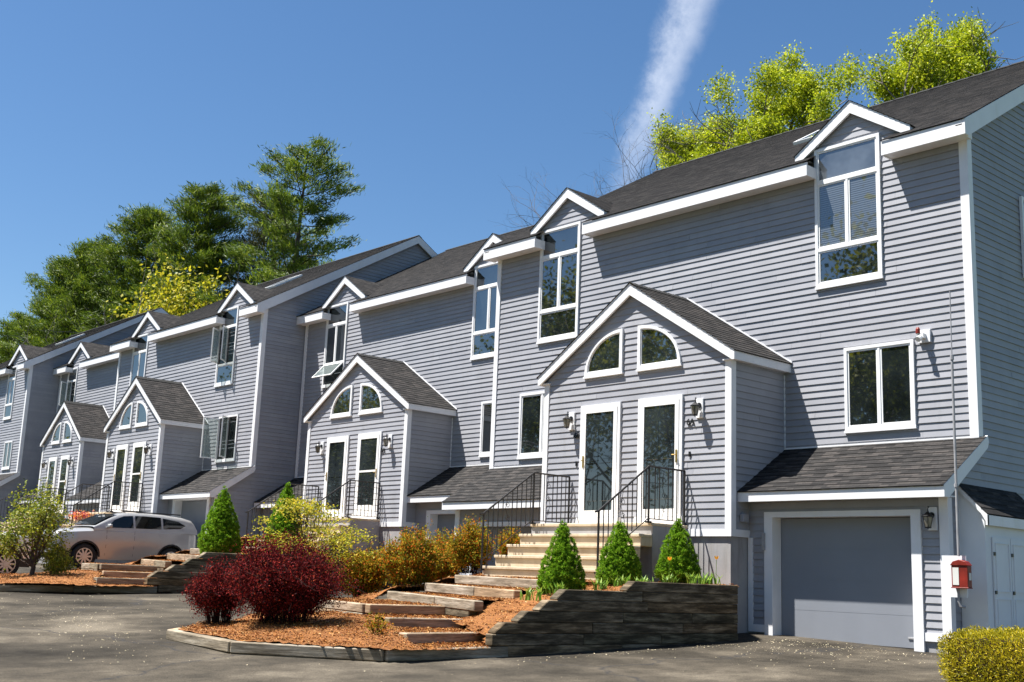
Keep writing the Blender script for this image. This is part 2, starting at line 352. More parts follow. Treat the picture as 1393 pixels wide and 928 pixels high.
def open_sash(win, hinge, ang, wid, z0, z1, horiz=False, tilt=0):
    """a sash swung open: hinge (x,y), ang from +x measured in plan"""
    m2 = MB(); g = MB(); s = .035; t = .03
    if not horiz:
        d = Vector((math.cos(ang), math.sin(ang), 0)); n = Vector((-d.y, d.x, 0))*t/2; h = Vector((hinge[0], hinge[1], 0))
        def bb(mb, u0, u1, a, b, k=1):
            p0 = h+d*u0; p1 = h+d*u1
            mb.hexa([(p.x, p.y, z) for z in (a, b) for p in (p0-n*k, p1-n*k, p1+n*k, p0+n*k)])
        bb(m2, 0, s, z0, z1); bb(m2, wid-s, wid, z0, z1); bb(m2, s, wid-s, z1-s, z1); bb(m2, s, wid-s, z0, z0+s); bb(g, s, wid-s, z0+s, z1-s, .4)
    else:   # awning: hinged at the top z1, swings outwards
        x0, x1, y = hinge; L = z1-z0; d = Vector((0, -math.sin(tilt), -math.cos(tilt))); n = Vector((0, -math.cos(tilt), math.sin(tilt)))*t/2
        def bb(mb, xa, xb, u0, u1, k=1):
            o = Vector((0, y, z1)); P = [o+d*u0-n*k, o+d*u1-n*k, o+d*u1+n*k, o+d*u0+n*k]
            mb.hexa([(x, p.y, p.z) for x in (xa, xb) for p in P])
        bb(m2, x0, x0+s, 0, L); bb(m2, x1-s, x1, 0, L); bb(m2, x0+s, x1-s, 0, s); bb(m2, x0+s, x1-s, L-s, L); bb(g, x0+s, x1-s, s, L-s, .4)
    m2.build('open_sash', M['sash'], win, merge=True); g.build('pane', M['clear'], win, merge=True)
def tall_window(h, x0, x1, z0, z1, Y, mats=None, label=None):
    H = z1-z0; a = z0+H*.262; b = z0+H*.745; xm = (x0+x1)/2
    return win_box(h, x0, x1, z0, z1, Y, (a, b), ((xm, a, b),), mats, label)
def arc_window(h, x0, x1, z0, z1, Y, left):
    """quarter round light: straight side towards the middle"""
    R = x1-x0; Rz = z1-z0; n = 14; sx = 1 if not left else -1; xc = x0 if not left else x1
    def pts(r0, rz, inset=0): return [(xc+sx*(inset+r0*math.sin(t)), z0+inset+rz*math.cos(t)) for t in [math.pi/2*k/n for k in range(n+1)]]
    o = pts(R, Rz); w = .065; i = pts(R-2*w, Rz-2*w, w); mb = MB()
    for k in range(n): mb.prism_xz([o[k], o[k+1], i[k+1], i[k]], Y-.055, Y+.01)
    mb.prism_xz([(xc, z0), (xc, z1), (xc+sx*w, z1-w*.9), (xc+sx*w, z0+w)], Y-.0545, Y+.01)
    mb.prism_xz([(xc, z0), (xc+sx*w, z0+w), (xc+sx*(R-w), z0+w), (xc+sx*R, z0)], Y-.0548, Y+.01)
    mb.box(min(xc-sx*.02, xc+sx*(R+.02)), max(xc-sx*.02, xc+sx*(R+.02)), Y-.065, Y, z0-.04, z0-.002)
    win = mb.build('window', M['white'], h)
    i2 = pts(R-2*w-.045, Rz-2*w-.045, w+.022); m2 = MB()
    for k in range(n): m2.prism_xz([i[k], i[k+1], i2[k+1], i2[k]], Y-.036, Y)
    m2.prism_xz([(xc+sx*w, z0+w), i[0], i2[0], (xc+sx*(w+.022), z0+w+.022)], Y-.0362, Y); m2.prism_xz([(xc+sx*w, z0+w), (xc+sx*(w+.022), z0+w+.022), i2[-1], i[-1]], Y-.0364, Y)
    m2.build('sash', M['sash'], win)
    g = MB(); g.prism_xz([(xc+sx*w, z0+w)]+i, Y-.022, Y-.002); g.build('pane', M['glass'], win)
# ------------------------------------------------------------------ building blocks
def gable_hood(h, xc, zp, half, zt, y0, y1, fd, names, dov=0):
    """small gable roof: ridge zp, eaves at +-half with top zt, front rake at y0, runs back to y1"""
    wm = MB(); sm = MB(); sl = (zp-zt)/half
    for s in (-1, 1):
        top = [(xc, zp), (xc+s*half, zt)]
        wm.prism_xz([(xc, zp), (xc+s*half, zt), (xc+s*half, zt-fd*.85), (xc+s*(half-.05), zt-fd*.85), (xc, zp-fd*1.15)], y0, y0+.045)
        wm.prism_xz([(xc, zp-.005), (xc+s*(half-.003), zt-.005), (xc+s*(half-.003), zt-.07), (xc, zp-.07)], y0+.045, y1)
        xe = xc+s*half; wm.box(xe-s*.035, xe, y0+.045, y1, zt-fd*.85, zt-.071)
        wm.box(xe-s*.28, xe-s*.035, y0+.045, y1, zt-fd*.85+.01, zt-fd*.85+.03)
        A = (xc+s*(half+.02), y0-.02, zt+.004-.02*sl); Sv = Vector((-s, 0, sl)); W = math.hypot(half+.02, zp-zt+.02*sl)
        courses(sm, A, (0, 1, 0), Sv, W, lambda q, L=y1-y0+.02: [(0, L)], e=.14 if half > 1.5 else .12)
    a, b = names
    wm.build(a, M['white'], h); r = sm.build(b, M['roof'], h, fix=False)
    if half > 1.5:
        cm = MB(); n = 12; L = (y1-y0)
        for k in range(n):
            ya = y0+k*L/n; yb = y0+(k+1)*L/n+.02
            for s in (-1, 1): cm.hexa([(xc, ya, zp+.02+.006), (xc+s*.13, ya, zp+.022-.13*sl), (xc+s*.13, yb, zp+.012-.13*sl), (xc, yb, zp+.01), (xc, ya, zp+.035), (xc+s*.13, ya, zp+.032-.13*sl), (xc+s*.13, yb, zp+.022-.13*sl), (xc, yb, zp+.024)])
        cm.build('ridge_cap', M['ridge'], h)
WINS = {}
def block(label, D, XL, XR, zf, zt, tall, dorm, sheds, rel, group, boards=True):
    """one section of the terrace. zf: underside of the eaves fascia, zt: trim above the garage roofs"""
    base = min(G0(XL, D), G0(XR, D))-.4
    h = thing('town_house', label, 'house', ((XL+XR)/2, D, G0((XL+XR)/2, D)), group)
    SL = .585; ye = D-.34; zr0 = zf+.27; yr = D+5.65; zr = zr0+SL*(yr-ye); yb = 2*yr-ye
    wtop = zf+.10
    mb = MB()
    siding(mb, [(XL, zt-.1), (XR, zt-.1), (XR, wtop), (XL, wtop)], (0, D), (1, 0), (0, -1))
    for dc in dorm:
        siding(mb, [(dc-.735, wtop), (dc+.735, wtop), (dc+.735, zf+.42), (dc-.735, zf+.42)], (0, D), (1, 0), (0, -1))
        siding(mb, [(dc-1.0, zf+.42), (dc+1.0, zf+.42), (dc, zf+1.13)], (0, D), (1, 0), (0, -1))
        for s in (-1, 1):      # cheeks
            mb.box(dc+s*.95, dc+s*.98, D+.02, D+1.3, zf+.2, zf+.48)
    # gable ends
    gp = [(0, base), (yb-D-.34, base), (yb-D-.34, wtop), (0, wtop)]
    for X, nx in ((XR, 1), (XL, -1)):
        siding(mb, gp, (X, D), (0, 1), (nx, 0))
        siding(mb, [(0, wtop), (yb-D-.34, wtop), (yr-D, zr-.16)], (X, D), (0, 1), (nx, 0))
    mb.box(XL, XR, yb-.36, yb-.34, base, wtop)
    mb.box(XL+.01, XR-.01, D+.005, D+.1, base, zt)
    mb.build('wall', M['siding'], h, fix=False)
    # roof
    rm = MB(); W = math.hypot(yr-ye, zr-zr0); gaps = sorted((dc-.735, dc+.735) for dc in dorm)
    XA, XB = XL-.2, XR+.16
    def segs(s):
        if s*math.cos(math.atan(SL)) > .36: return [(0, XB-XA)]
        out = []; u = XA
        for a, b in gaps: out.append((u-XA, a-XA)); u = b
        out.append((u-XA, XB-XA)); return out
    courses(rm, (XA, ye-.02, zr0-.012), (1, 0, 0), (0, 1, SL), W+.02, segs)
    courses(rm, (XB, yb+.02, zr0-.012), (-1, 0, 0), (0, -1, SL), W+.02, lambda s: [(0, XB-XA)])
    rf = rm.build('roof', M['roof'], h, fix=False)
    cm = MB(); x = XA
    while x < XB-.01:
        x1 = min(XB, x+.3)
        for s in (-1, 1): cm.hexa([(x, yr, zr+.02), (x1, yr, zr+.012), (x1, yr+s*.14, zr-.07), (x, yr+s*.14, zr-.062), (x, yr, zr+.035), (x1, yr, zr+.025), (x1, yr+s*.14, zr-.057), (x, yr+s*.14, zr-.047)])
        x = x1
    cm.build('ridge_cap', M['ridge'], rf)
    um = MB()   # underside deck
    um.face([(XA, D+.1, zr0+SL*.44-.05), (XB, D+.1, zr0+SL*.44-.05), (XB, yr, zr-.05), (XA, yr, zr-.05)]); um.face([(XA, yb, zr0-.05), (XB, yb, zr0-.05), (XB, yr, zr-.05), (XA, yr, zr-.05)])
    um.build('roof_deck', M['soffit'], rf, fix=False)
    # eaves: fascia boards and soffits between the dormers
    u = XA
    for a, b in gaps+[(XB, XB)]:
        ua = XA+.047 if u == XA else u; ab = XB-.047 if a == XB else a; fm = MB(); fm.box(ua, ab, ye, ye+.035, zf, zf+.245); 
        fm.box(ua, ua+.03, ye+.035, D-.02, zf, zf+.2); fm.box(ab-.03, ab, ye+.035, D-.02, zf, zf+.2)
        fm.box(ua+.03, ab-.03, ye+.035, D-.02, zf+.012, zf+.03)
        
        fm.build('fascia', M['white'], h)
        u = b
    fm = MB(); fm.box(XA, XB, yb-.035, yb, zf, zf+.245); fm.build('fascia', M['white'], h)
    for X0, X1 in ((XB-.045, XB), (XA, XA+.045)):
        rk = MB(); b0 = .20
        for (ya, yc) in ((ye, yr), (yb, yr)):
            sgn = 1 if yc > ya else -1
            rk.prism_yz([(ya, zf), (ya, zf+.255), (yc, zr-.015), (yc, zr-.27), (ya+sgn*.12, zf)], X0, X1)
            xi = X0 if X0 > XR else X1; xw = XR if X0 > XR else XL
            rk.prism_yz([(ya, zr0-.09), (yc, zr-.09), (yc, zr-.11), (ya, zr0-.11)], min(xi, xw), max(xi, xw))
        rk.build('rake_board', M['white'], h)
    # corner boards and trim
    cb = MB(); cb.box(XR-.115, XR+.03, D-.032, D, zt-.12, zf+.19); cb.box(XR+.0, XR+.03, D+.0005, D+.11, zt-.12, zf+.19); cb.build('corner_board', M['white'], h)
    if boards:
        cb = MB(); cb.box(XL-.03, XL+.1, D-.032, D, zt-.12, zf+.19); cb.box(XL-.03, XL, D+.0005, D+.11, zt-.12, zf+.19); cb.build('corner_board', M['white'], h)
    tb = MB(); tb.box(XL+.1, XR-.115, D-.026, D, zt-.09, zt+.03); tb.build('band_trim', M['white'], h)
    for dc in dorm:
        gable_hood(h, dc, zf+1.275, 1.14, zf+.51, D-.10, D+2.2, .2, ('dormer_trim', 'dormer_roof'))
    h_wins = [tall_window(h, t[0], t[1], t[2], t[3], D, *t[4:]) for t in tall]
    WINS[h.name] = h_wins
    # garage lean-to roofs
    for (x0, x1, rl, rr, rot) in sheds:
        g = D-1.05; zb = zt-.90; r0 = D-1.37; ze = zt-.83   # ze: roof surface at the eave
        s = (zt+.015-ze)/(D-r0)
        sm = MB(); a0 = x0-(.14 if rl else 0); a1 = x1+(.14 if rr else 0)
        courses(sm, (a0, r0-.02, ze-.012), (1, 0, 0), (0, 1, s), math.hypot(D-r0+.02, s*(D-r0+.02)), lambda q, L=a1-a0: [(0, L)])
        sr = sm.build('garage_roof', M['roof'], h, fix=False)
        fm = MB(); fm.box(a0, a1, r0, r0+.035, ze-.175, ze-.008); fm.box(a0, a1, r0+.035, g, ze-.16, ze-.145)
        for on, xx in ((rl, a0), (rr, a1)):
            if on:
                q0, q1 = (xx, xx+.04) if xx == a0 else (xx-.04, xx)
                fm.prism_yz([(r0+.001, ze-.175), (r0+.001, ze-.004), (D+.03, zt+.03), (D+.06, zt-.06), (D+.02, zt-.16), (r0+.14, ze-.175)], q0+(.001 if xx == a1 else -.001), q1+(.001 if xx == a1 else -.001))
        fm.build('garage_fascia', M['white'], h)
        wm = MB(); gb = min(G0(x0, g), G0(x1, g))
        if rot is None:
            siding(wm, [(x0, gb+.15), (x1, gb+.15), (x1, ze-.12), (x0, ze-.12)], (0, g), (1, 0), (0, -1))
        else:
            o0, o1 = rot[0], rot[1]; zo = rot[2]
            siding(wm, [(x0, gb+.25), (o0+.03, gb+.25), (o0+.03, ze-.12), (x0, ze-.12)], (0, g), (1, 0), (0, -1))
            siding(wm, [(o1-.03, gb+.25), (x1, gb+.25), (x1, ze-.12), (o1-.03, ze-.12)], (0, g), (1, 0), (0, -1))
            siding(wm, [(o0+.03, zo), (o1-.03, zo), (o1-.03, ze-.12), (o0+.03, ze-.12)], (0, g), (1, 0), (0, -1))
        for X, nx, on in ((x1, 1, rr), (x0, -1, rl)):
            if on:
                siding(wm, [(0, gb-.2), (D-g+.02, gb-.2), (D-g+.02, ze-.12), (0, ze-.12)], (X, g), (0, 1), (nx, 0))
                siding(wm, [(0, ze-.12), (D-g+.02, ze-.12), (D-g+.02, zt-.08), (0, ze+(zt-ze)*.2)], (X, g), (0, 1), (nx, 0))
        wm.build('garage_wall', M['siding'], h, fix=False)
        cb = MB(); t = .03
        cb.box(x1-.11, x1+t, g-t, g-.001, gb+.15, ze-.16)
        cb2 = MB()
        if rr: cb.box(x1+.001, x1+t, g, g+.1, gb+.15, ze-.16)
        if rl: cb2.box(x0-t, x0+.11, g-t, g-.001, gb+.15, ze-.16)
        else: cb2.box(x0+.0, x0+.09, g-t, g-.001, gb+.25, ze-1.5 if False else ze-.75)
        cb.build('corner_board', M['white'], h); cb2.build('corner_board', M['white'], h)
        if rot:
            o0, o1, zo = rot[0], rot[1], rot[2]; w = .16; fm = MB(); z0 = G0((o0+o1)/2, g)
            fm.box(o0-.085, o0+w-.085, g-.045, g+.2, z0-.05, zo+.09); fm.box(o1-.075, o1+.085, g-.045, g+.2, z0-.05, zo+.09); fm.box(o0+w-.085, o1-.075, g-.045, g+.2, zo, zo+.09)
            if o0-x0 > .3: fm.box(x0+.0, o0-.086, g-.03, g-.001, gb+.13, gb+.25)
            if x1-o1 > .2: fm.box(o1+.086, x1-.11, g-.03, g-.001, gb+.17, gb+.29)
            gd = fm.build('garage_frame', M['white'], h)
            dm = MB(); n = 4; hh = (zo-z0+.02)/n
            for k in range(n):
                dm.box(o0+.075, o1-.075, g+.205, g+.24, z0-.03+k*hh+.004, z0-.03+(k+1)*hh)
                dm.box(o0+.075, o1-.075, g+.209, g+.24, z0-.03+k*hh, z0-.03+k*hh+.004)
            gdoor = dm.build('garage_door', M['garage'], h)
            hm = MB(); hm.box(o1-.30, o1-.18, g+.19, g+.206, z0+.12, z0+.15); hm.build('handle', M['steel'], gdoor, bevel=.003)
            am = MB(); am.box(o0+.075, o1-.075, g+.16, g+.21, z0-.04, z0-.005); am.build('bottom_seal', M['rubber'], gdoor)
        for u0, u1 in (((x0, rot[0]-.09), (rot[1]+.09, x1)) if rot else ((x0, x1),)):
            fo = MB(); fo.box(u0, u1, g+.004, g+.12, gb-.5, gb+.27); fo.build('foundation', M['concrete'], h)
    return h
def entry(h, cx, D, V, dz, sx, style):
    """gabled entrance projection with two storm doors"""
    hw = 2.26*sx; zt = .84+dz; zr = 3.93+dz; zp = 5.47+dz; rh = 2.41*sx; x0, x1 = cx-hw, cx+hw
    gl = min(G0(x0, V), G0(x1, V))
    mb = MB(); sl = (zp-zr)/rh; zw = zr-.1+.0; zpe = zp-.12
    siding(mb, [(x0, zt+.1), (x1, zt+.1), (x1, zw), (x0, zw)], (0, V), (1, 0), (0, -1))
    siding(mb, [(x0, zw), (x1, zw), (cx, zpe)], (0, V), (1, 0), (0, -1))
    siding(mb, [(0, zt+.1), (D-V, zt+.1), (D-V, zw), (0, zw)], (x1, V), (0, 1), (1, 0)); siding(mb, [(0, zt+.1), (D-V, zt+.1), (D-V, zw), (0, zw)], (x0, V), (0, 1), (-1, 0))
    mb.build('porch_wall', M['siding'], h, fix=False)
    cb = MB()
    cb.box(x1-.1, x1+.03, V-.03, V, zt-.02, zr-.14); cb.box(x1+.001, x1+.03, V+.0005, V+.1, zt-.02, zr-.14)
    cb.box(x0-.03, x0+.1, V-.03, V, zt-.02, zr-.14); cb.box(x0-.03, x0-.001, V+.0005, V+.1, zt-.02, zr-.14)
    cb.box(x0+.1, x1-.1, V-.027, V, zt-.02, zt+.1); cb.box(x1+.001, x1+.027, V+.101, D-.42, zt-.02, zt+.1); cb.box(x0-.027, x0-.001, V+.101, D, zt-.02, zt+.1)
    cb.box(x1-.02, x1+.02, D-.03, D-.001, zt+1.6, zr-.2)
    cb.build('porch_trim', M['white'], h)
    fo = MB(); fo.box(x0+.012, x1-.012, V+.012, D-.2, gl-.5, zt-.022); fo.build('foundation', M['concrete'], h)
    gable_hood(h, cx, zp, rh, zr, V-.11, D+.0, .19, ('porch_fascia', 'porch_roof'))
    fl = MB()
    for s in (-1, 1): fl.prism_xz([(cx+s*.03, zp+.03), (cx+s*(rh+.03), zr+.03), (cx+s*(rh+.03), zr+.005), (cx+s*.03, zp+.005)], D-.035, D-.014)
    fl.build('flashing', M['white'], h)
    for a, b, left in ((.17, 1.19, 0), (-1.18, -.21, 1)):
        arc_window(h, cx+a*sx, cx+b*sx, 3.83+dz, 4.65+dz, V, left)
    specs = [(.21, 1.24, 0), (-1.25, -.23, 1)]
    for (a, b, i) in specs:
        a = cx+a*sx; b = cx+b*sx; z0 = 1.16+dz; z1 = 3.27+dz+(.0 if i else .01); w = .07; fm = MB()
        fm.box(a, a+w, V-.05, V, z0, z1); fm.box(b-w, b, V-.05, V, z0, z1); fm.box(a+w, b-w, V-.05, V, z1-w, z1); fm.box(a-.03, b+.03, V-.07, V, z0-.14, z0)
        dr = fm.build('door', M['white'], h)
        a += w; b -= w; z1 -= w; s = .085; st = style[i]; sm = MB()
        sm.box(a, a+s, V-.06, V-.01, z0+.005, z1-.005); sm.box(b-s, b, V-.06, V-.01, z0+.005, z1-.005); sm.box(a+s, b-s, V-.06, V-.01, z1-s-.005, z1-.005); sm.box(a+s, b-s, V-.06, V-.01, z0+.005, z0+.13+.09*st)
        if st: sm.box(a+s, b-s, V-.056, V-.012, z0+1.08, z0+1.13)
        sm.build('storm_door_frame', M['sash'], dr)
        g = MB(); g.box(a+s, b-s, V-.045, V-.03, z0+.13, z1-s); g.build('storm_door_glass', M['doorglass'], dr)
        p = MB(); xm = (a+b)/2
        for u, v in ((a+s+.05, xm-.03), (xm+.03, b-s-.05)):
            for c, d in ((z0+.3, z0+.85), (z0+1.0, z0+1.7)):
                p.box(u, v, V-.052, V-.046, c, d)
        if not st: p.build('door_panel', M['doorglass'], dr, bevel=.003)
        hm = MB(); hx = b-.04 if not i else a+.04
        hm.box(hx-.018, hx+.018, V-.072, V-.06, z0+.93, z0+1.15); hm.tube([(hx, V-.07, z0+1.06), (hx, V-.11, z0+1.06), (hx+(.06 if i else -.06), V-.115, z0+1.06)], .009, 6); hm.build('handle', M['brass'], dr)
def lamp(x, Y, z, label, group='black lanterns by the doors'):
    """wall lantern: plate centre x, z"""
    t = thing('wall_lamp', label, 'lamp', (x, Y, z), group)
    m = MB(); m.box(x-.075, x+.075, Y-.045, Y-.012, z-.17, z+.17); m.build('mounting_block', M['white'], t, bevel=.004)
    m = MB(); m.lathe((x, Y-.047, z+.06), [(.001, 0)]); m.tube([(x, Y-.045, z+.05), (x, Y-.062, z+.05)], .045, 12)
    m.tube([(x, Y-.06, z+.05), (x, Y-.12, z+.07), (x, Y-.16, z+.12), (x, Y-.15, z+.17), (x, Y-.125, z+.16)], .009, 6)
    m.tube([(x, Y-.15, z+.165), (x, Y-.165, z+.08)], .007, 6); m.build('bracket', M['black'], t)
    c = (x, Y-.165, z)
    m = MB(); m.lathe(c, [(.001, .095), (.02, .09), (.045, .06), (.088, .03), (.088, .018), (.0, .018)], 10); m.lathe(c, [(.0, -.145), (.045, -.145), (.05, -.13), (.0, -.13)], 10); m.lathe(c, [(.0, -.165), (.014, -.155), (.0, -.145)], 8)
    for k in range(6):
        a = math.pi*2*k/6; m.tube([(c[0]+.078*math.cos(a), c[1]+.078*math.sin(a), z+.02), (c[0]+.047*math.cos(a), c[1]+.047*math.sin(a), z-.13)], .004, 4)
    m.build('cage', M['black'], t)
    m = MB(); m.lathe(c, [(.07, .015), (.062, -.04), (.042, -.128), (.001, -.128)], 10); m.build('glass', M['lampglass'], t, smooth=True)
def house_number(txt, x, Y, z, label):
    cu = bpy.data.curves.new('num', 'FONT'); cu.body = txt; cu.size = .15; cu.extrude = .006; cu.align_x = 'CENTER'; cu.offset = .0025
    o = bpy.data.objects.new('tmp', cu); COL.objects.link(o); bpy.context.view_layer.update()
    dg = bpy.context.evaluated_depsgraph_get(); me = bpy.data.meshes.new_from_object(o.evaluated_get(dg)); bpy.data.objects.remove(o)
    me.materials.clear(); me.materials.append(M['black']); o = bpy.data.objects.new('house_number', me); COL.objects.link(o)
    o.rotation_euler = (math.pi/2, 0, 0); o.location = (x, Y-.032, z); return tag(o, label, 'house number', 'house numbers beside the doors')
# ------------------------------------------------------------------ steps and railings
def steps(cx, V, dz, sx, label, nst=5):
    xl, xr = cx-1.585*sx, cx+1.355*sx; yf = V-.94; z = 1.0+dz
    t = thing('concrete_steps', label, 'steps', ((xl+xr)/2, yf, G0(cx, yf)), 'tan concrete steps up to the front doors')
    m = MB(); m.box(xl, xr, yf+.03, V-.001, G0(cx, yf)-.4, z-.055); m.build('landing_base', M['concrete'], t)
    m = MB(); m.box(xl-.01, xr+.01, yf, V-.002, z-.055, z); m.build('landing', M['step'], t, bevel=.01)
    for k in range(1, nst+1):
        y = yf-.29*k; zz = z-.2*k; m = MB()
        m.box(xl, xr, y, y+.32, zz-.05, zz); m.box(xl+.004, xr-.004, y+.035, y+.289+.035, zz-.2-.0 if k < nst else zz-.35, zz-.0505)
        m.build('tread', M['step'], t, bevel=.008)
    m = MB(); m.box(xl+.008, xr-.008, yf-.29*nst+.08, yf+.03, G0(cx, yf)-.4, z-.2*nst-.05); 
    for k in range(1, nst): m.box(xl+.008, xr-.008, yf-.29*k+.036, yf+.029, z-.2*k-.201-.0, z-.2*k-.054) if False else None
    m.build('step_base', M['concrete'], t)
    return t
def rail(x, V, dz, label, lattice, side):
    yt = V-.97; yl = V-2.16; ye = V-.05; z = 1.0+dz; h = .93
    t = thing('iron_railing', label, 'railing', (x, yt, z), 'black iron railings on the door steps')
    zl = z-.2*4.1; 
    def top(y): return z+h if y >= yt else z+h-(yt-y)/(yt-yl)*.82
    def bot(y): return z+.06 if y >= yt else z+.10-(yt-y)/(yt-yl)*.80
    m = MB(); m.tube([(x, yl-.08, top(yl)-.02), (x, yl, top(yl)), (x, yt, z+h), (x, ye, z+h)], .017, 6); m.build('top_rail', M['iron'], t)
    m = MB(); m.tube([(x, yl, bot(yl)), (x, yt, z+.07)], .009, 5); m.tube([(x, yt, z+.06), (x, ye, z+.06)], .009, 5); m.build('bottom_rail', M['iron'], t)
    for y, zb in ((yl, zl-.06), (yt, z-.01), (ye, z-.01)):
        m = MB(); m.box(x-.013, x+.013, y-.013, y+.013, zb, top(y)); m.box(x-.04, x+.04, y-.04, y+.04, zb, zb+.03); m.build('post', M['iron'], t)
    y = yl+.115; k = 0
    while y < ye-.04:
        if abs(y-yt) > .05 and not (not lattice and k in (4, 13)):
            m = MB(); m.box(x-.0065, x+.0065, y-.0065, y+.0065, bot(y), top(y)); m.build('baluster', M['iron'], t)
        if k in (4, 13) and not lattice:
            m = MB(); zb = bot(y)+.02; H = top(y)-zb-.04; pts = []
            for q in range(3):
                zc = zb+H*(.18+.3*q); sg = 1 if q % 2 else -1; P = []
                for a in range(15):
                    an = a/14*math.pi*2.6; r = .052*(1-a/22); P.append((x, y+sg*.0+r*math.cos(an)*sg, zc+r*math.sin(an)))
                m.tube(P, .0055, 4)
            m.tube([(x, y-.05, zb), (x, y+.05, zb+H*.35), (x, y-.05, zb+H*.7), (x, y+.0, zb+H)], .006, 4); m.build('scroll', M['iron'], t)
        y += .112; k += 1
    if lattice:
        for q in range(1, 6):
            m = MB(); zz = z+.06+q*.148; m.tube([(x, yt, zz), (x, ye, zz)], .006, 4); m.build('cross_bar', M['iron'], t)
    return t
# ------------------------------------------------------------------ the four sections and the far one
Gl = 'grey clapboard sections of the terrace'
HA = block('nearest grey clapboard section with a closed garage door at its right end', 17.35, -20.0, -8.586, 7.23, 2.40,
      [(-11.42, -10.12, 5.23, 7.78, {1: M['blinds'], 2: M['curtain'], 0: M['glass']}), (-18.58, -17.33, 5.13, 7.67)], [-10.65, -17.72],
      [(-12.12, -8.586, 0, 1, (-11.70, -9.07, 1.15)), (-19.85, -16.64, 1, 0, (-19.3, -17.0, 1.05))], 0, Gl)
win_box(HA, -10.885, -9.595, 2.655, 4.075, 17.35, (), ((-10.23, 2.66, 4.07),))
win_box(HA, -19.08, -17.6, 2.61, 4.02, 17.35, (), ((-18.36, 2.6, 4.02),))
HB = block('recessed grey section between the lattice railed porch and the tall gable wall', 19.3, -31.4, -20.1, 7.56, 2.77,
      [(-23.2, -21.95, 5.58, 8.07), (-30.23, -29.1, 5.50, 8.01, {0: None})], [-22.45, -29.3],
      [(-23.87, -20.2, 0, 0, (-23.3, -21.0, 1.49)), (-31.4, -28.5, 0, 0, None)], 0, Gl)
win_box(HB, -22.68, -21.6, 3.02, 4.40, 19.3)
HC = block('grey section with swung open casement windows and a broad shaded gable wall', 17.8, -41.9, -31.5, 7.70, 2.99,
      [(-34.22, -33.08, 5.70, 8.20, {1: None}), (-40.72, -39.53, 5.62, 8.14)], [-33.2, -39.67],
      [(-34.6, -31.5, 0, 1, (-34.15, -31.95, 1.95)), (-41.9, -38.6, 1, 0, None)], 0, Gl)
HC2 = block('small recessed grey section behind the silver car', 19.3, -51.5, -41.95, 8.02, 3.3,
      [(-50.6, -49.6, 5.9, 8.2, {1: None})], [-49.45], [(-44.7, -42.0, 0, 0, None), (-51.5, -48.6, 0, 0, None)], 0, Gl)
HD = block('farthest grey section cut by the left edge of the photo', 17.96, -62, -51.6, 8.12, 3.62,
      [(-54.1, -53.15, 6.1, 8.45), (-60.6, -59.6, 6.1, 8.45)], [-52.97, -60.0], [(-55.5, -51.6, 0, 1, (-54.9, -52.2, 2.6))], 0, Gl)
win_box(HD, -53.5, -52.55, 3.85, 5.05, 17.96, (), ((-53.03, 3.9, 5.05),))
wl = win_box(HC, -33.72, -32.52, 3.25, 4.66, 17.8, (), ((-33.12, 3.25, 4.66),), {0: None}); wl['label'] = 'lower window with both casements swung open'
HPI = math.pi/2
open_sash(wl, (-33.68, 17.75), -HPI-.1, .52, 3.32, 4.6); open_sash(wl, (-33.10, 17.75), -.85, .50, 3.32, 4.6)
wa = WINS[HC.name][0]; open_sash(wa, (-34.16, 17.75), -.95, .48, 6.42, 7.52); open_sash(wa, (-33.63, 17.75), -.8, .48, 6.42, 7.52); wa['label'] = 'tall window with its middle casements swung open'
wd = WINS[HB.name][1]; open_sash(wd, (-30.18, -29.15, 19.25), 0, 0, 5.55, 6.15, True, .75); wd['label'] = 'tall window with its bottom sash tilted open'
w2 = WINS[HC2.name][0]; open_sash(w2, (-50.54, 19.25), -1.0, .42, 6.55, 7.6); open_sash(w2, (-50.08, 19.25), -.8, .42, 6.55, 7.6)
# gable end window, skylights
mb = MB(); Xw = -8.566
for a in ((19.12, 19.18, 5.3, 6.74), (20.2, 20.26, 5.3, 6.74)): mb.box(Xw, Xw+.05, *a)
mb.box(Xw, Xw+.05, 19.18, 20.2, 6.68, 6.74); mb.box(Xw, Xw+.05, 19.18, 20.2, 5.3, 5.36); wn = mb.build('window', M['white'], HA)
mb = MB(); mb.box(Xw+.005, Xw+.02, 19.18, 20.2, 5.36, 6.68); mb.build('pane', M['glass'], wn)
def skylight(h, D, zf, x0, x1, s0, s1):
    SL = .585; ye = D-.34; z0 = zf+.27; k = 1/math.sqrt(1+SL*SL); up = Vector((0, k, SL*k)); n = Vector((0, -SL*k, k)); o = Vector((0, ye, z0))
    def bx(mb, u0, u1, a, b, c, d): mb.hexa([Vector((x, 0, 0))+o+up*s+n*t for t in (c, d) for x, s in ((u0, a), (u1, a), (u1, b), (u0, b))])
    m = MB(); bx(m, x0, x0+.06, s0, s1, -.02, .07); bx(m, x1-.06, x1, s0, s1, -.02, .07); bx(m, x0+.06, x1-.06, s0, s0+.06, -.02, .07); bx(m, x0+.06, x1-.06, s1-.06, s1, -.02, .07); f = m.build('skylight', M['sash'], h)
    m = MB(); bx(m, x0+.06, x1-.06, s0+.06, s1-.06, .02, .055); m.build('pane', M['curtain'], f)
skylight(HA, 17.35, 7.23, -13.6, -12.8, 3.3, 4.4); skylight(HB, 19.3, 7.56, -25.2, -24.4, 3.5, 4.6); skylight(HC, 17.8, 7.7, -36.6, -35.7, 3.6, 4.8); skylight(HD, 17.96, 8.12, -56.5, -55.6, 3.6, 4.8)
